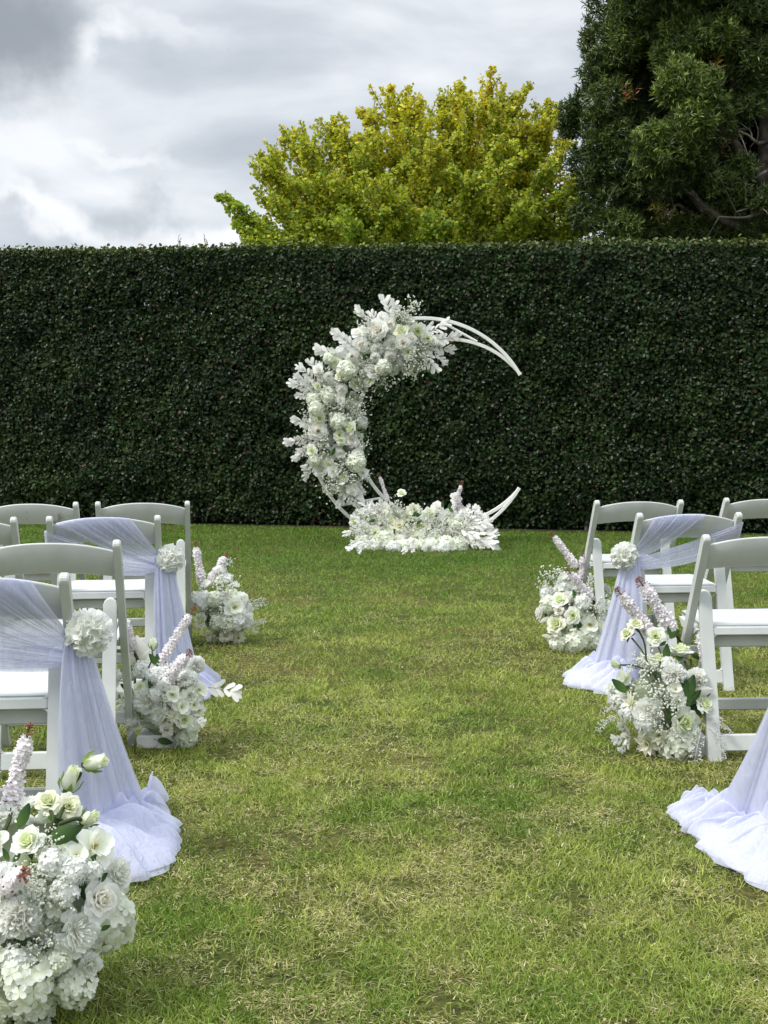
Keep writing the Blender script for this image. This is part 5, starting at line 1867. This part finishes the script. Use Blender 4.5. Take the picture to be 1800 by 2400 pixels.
for a, b in (((790, 240), (785, 180)), ((770, 225), (790, 180)), ((360, 1040), (310, 1025)), ((370, 1060), (385, 1015)), ((330, 560), (312, 515)), ((545, 920), (580, 905)), ((690, 480), (720, 540)), ((450, 700), (480, 660)), ((560, 430), (590, 470)), ((330, 720), (300, 740)), ((440, 1000), (460, 1040)), ((840, 460), (880, 450))):
    B = gp(*a, -.17); T = gp(*b, -.20)
    M, L_ = aim(B, T, np.array([grng.normal() * .3, -1, .3]))
    place(G, 'leaf', B, L_, M=M)
# greenery behind the blossoms
mb = MB()
for i in range(520):
    x, y = grng.uniform(210, 1010), grng.uniform(180, 1310)
    if inside(x, y):
        V, F = leaf_template('oval')
        Mf = frame_from_z(np.array([grng.normal(), -.6, grng.normal()]), grng.uniform(0, 6.3))
        mb.add(V * grng.uniform(.05, .085) @ Mf.T + gp(x, y, grng.uniform(-.07, .07)) - np.array(G.location), F, np.array([.10, .15, .06]) * grng.uniform(.5, 1.5))
tag(obj('greenery', mb.mesh('garland_greenery', M_hedge, False), G), kind='stuff')

# --- arrangement at the foot of the arch
foot = np.array([gp(860, 1600)[0], YA - .22, 0])
B_ = thing('arch_bouquet', 'wide low bouquet of white flowers on the grass under the moon arch', 'bouquet', foot)


def bp(x, y, dy=0.0):
    # the mound leans forward towards its foot
    k = np.clip((y - 1380) / 260, 0, 1)
    p = at_y(*za(x, y), YA - .12 - .26 * k + dy)
    if p[2] < .03:
        p = at(*za(x, y), .03)
    return p


def bput(kind, x, y, r_, face=None, dy=0):
    f = np.array([grng.normal() * .4 + (x - 860) / 900, -1, .3 + grng.normal() * .35]) if face is None else np.array(face)
    place(B_, kind, bp(x, y, dy), r_ / zpm, f)


hero = [('white_rose', 585, 1540, 66), ('rose', 510, 1475, 38), ('white_rose', 680, 1500, 58), ('dahlia', 790, 1510, 74), ('cream_rose', 740, 1490, 48), ('white_rose', 700, 1390, 44), ('cream_rose', 880, 1405, 46), ('rose', 840, 1450, 45), ('cream_rose', 925, 1520, 60), ('rose', 985, 1430, 50), ('white_rose', 1030, 1390, 44), ('white_rose', 1045, 1480, 54), ('white_rose', 1100, 1450, 60), ('rose', 1130, 1490, 48), ('white_rose', 1145, 1335, 42),
        ('hydrangea', 700, 1600, 70), ('rose', 785, 1610, 50), ('hydrangea', 650, 1630, 55), ('hydrangea', 1080, 1640, 70), ('hydrangea', 1160, 1635, 66), ('hydrangea', 980, 1640, 60), ('hydrangea', 1010, 1580, 50), ('hydrangea', 1150, 1530, 55), ('peony', 850, 1560, 50), ('hydrangea', 730, 1430, 45), ('hydrangea', 620, 1460, 50), ('dahlia', 1000, 1590, 52), ('hydrangea', 900, 1620, 58), ('carnation', 960, 1490, 44), ('hydrangea', 1200, 1570, 50), ('stock', 590, 1420, 44), ('hydrangea', 830, 1640, 50), ('rose', 640, 1550, 45), ('dahlia', 880, 1570, 50), ('stock', 1190, 1460, 48), ('hydrangea', 560, 1600, 45), ('peony', 1080, 1550, 50), ('rose', 730, 1545, 44), ('hydrangea', 940, 1570, 48)]
for k, x, y, r_ in hero:
    bput(k, x, y, r_)
for i in range(80):
    x, y = grng.uniform(540, 1210), grng.uniform(1420, 1650)
    bput(['hydrangea', 'stock', 'rose', 'carnation'][grng.integers(4)], x, y, grng.uniform(34, 48), None, .07)
for i in range(26):
    x, y = grng.uniform(530, 1220), grng.uniform(1430, 1640)
    bput(['hydrangea', 'stock', 'rose'][grng.integers(3)], x, y, grng.uniform(36, 50), (grng.normal() * .4, 1, .4), .28)
for x, y in ((760, 1420), (640, 1440), (690, 1460), (800, 1400), (960, 1540), (1120, 1540), (1100, 1500), (1170, 1560), (850, 1500), (1010, 1470), (600, 1480), (1210, 1510), (540, 1540), (900, 1460), (1060, 1560)):
    place(B_, 'baby', bp(x, y, -.05), grng.uniform(50, 70) / zpm, (grng.normal() * .4, -.7, .5 + grng.normal() * .3))
for a, b in (((570, 1510), (440, 1560)), ((580, 1590), (480, 1610)), ((600, 1610), (455, 1655)), ((590, 1620), (530, 1675)), ((880, 1600), (815, 1690)), ((880, 1620), (880, 1692)), ((900, 1600), (940, 1600)), ((1180, 1530), (1420, 1640)), ((1190, 1550), (1330, 1640)), ((1200, 1540), (1415, 1560)), ((1220, 1500), (1390, 1525)),
             ((1200, 1480), (1350, 1440)), ((1180, 1450), (1290, 1375)), ((1200, 1430), (1230, 1370)), ((1220, 1470), (1310, 1480)), ((1200, 1560), (1270, 1640)), ((1180, 1470), (1310, 1410)), ((560, 1500), (490, 1430)), ((640, 1440), (530, 1330)), ((640, 1420), (610, 1345)), ((640, 1400), (680, 1335)), ((560, 1440), (520, 1400)), ((880, 1420), (870, 1380)), ((1000, 1540), (990, 1610)), ((620, 1570), (630, 1650)), ((1190, 1500), (1380, 1480)), ((1200, 1570), (1390, 1600))):
    T = bp(b[0], min(b[1], 1672), -.05 + grng.normal() * .04)
    P0 = bp(*a, -.05)
    if b[1] > 1630:
        P0 = at_y(*za(*a), T[1] + .10)
    M, L_ = aim(P0, T, np.array([grng.normal() * .3, -.7, .6 + grng.normal() * .2]))
    place(B_, 'spray', P0, L_, M=M)
for a, b, rp in (((720, 1345), (668, 1195), 17), ((1120, 1430), (1180, 1250), 20), ((1130, 1440), (1178, 1360), 20), ((545, 1350), (500, 1300), 16)):
    P0, T = bp(*a), bp(*b)
    L_ = np.linalg.norm(T - P0)
    place_spike(B_, P0, T, rp / zpm / (.095 * L_), True)
bput('rose', 805, 1300, 33, (-.1, -.6, .7))
mb = MB(); tube(mb, curve_pts([bp(806, 1420), bp(812, 1360), bp(806, 1318)], 6) - foot, .0045, 5, STEM)
tube(mb, curve_pts([bp(700, 1460), bp(722, 1400), bp(720, 1340)], 6) - foot, .0045, 5, STEM)
obj('stem', mb.mesh('stem', M_petal), B_)
for a, b in (((870, 1440), (930, 1430)), ((880, 1450), (900, 1410)), ((1060, 1390), (1070, 1345)), ((1100, 1400), (1115, 1360)), ((820, 1500), (860, 1485)), ((830, 1510), (840, 1470)), ((1020, 1450), (1040, 1420)), ((600, 1480), (640, 1465)), ((930, 1470), (900, 1490)), ((1130, 1420), (1100, 1380))):
    P0, T = bp(*a, -.08), bp(*b, -.10)
    M, L_ = aim(P0, T, np.array([grng.normal() * .3, -1, .3]))
    place(B_, 'leaf', P0, L_, M=M)
mb = MB()
V, F = ico(2)
c0 = bp(870, 1560, .22) - foot
qv = V * [.38, .10, .10] * (1 + .1 * grng.normal(size=(len(V), 1))) + [c0[0], c0[1], .13]
qv[:, 2] = np.maximum(qv[:, 2], .004)
mb.add(qv, F, np.array([.42, .47, .33]))
obj('foam_base', mb.mesh('foam_base', M_petal, False), B_)
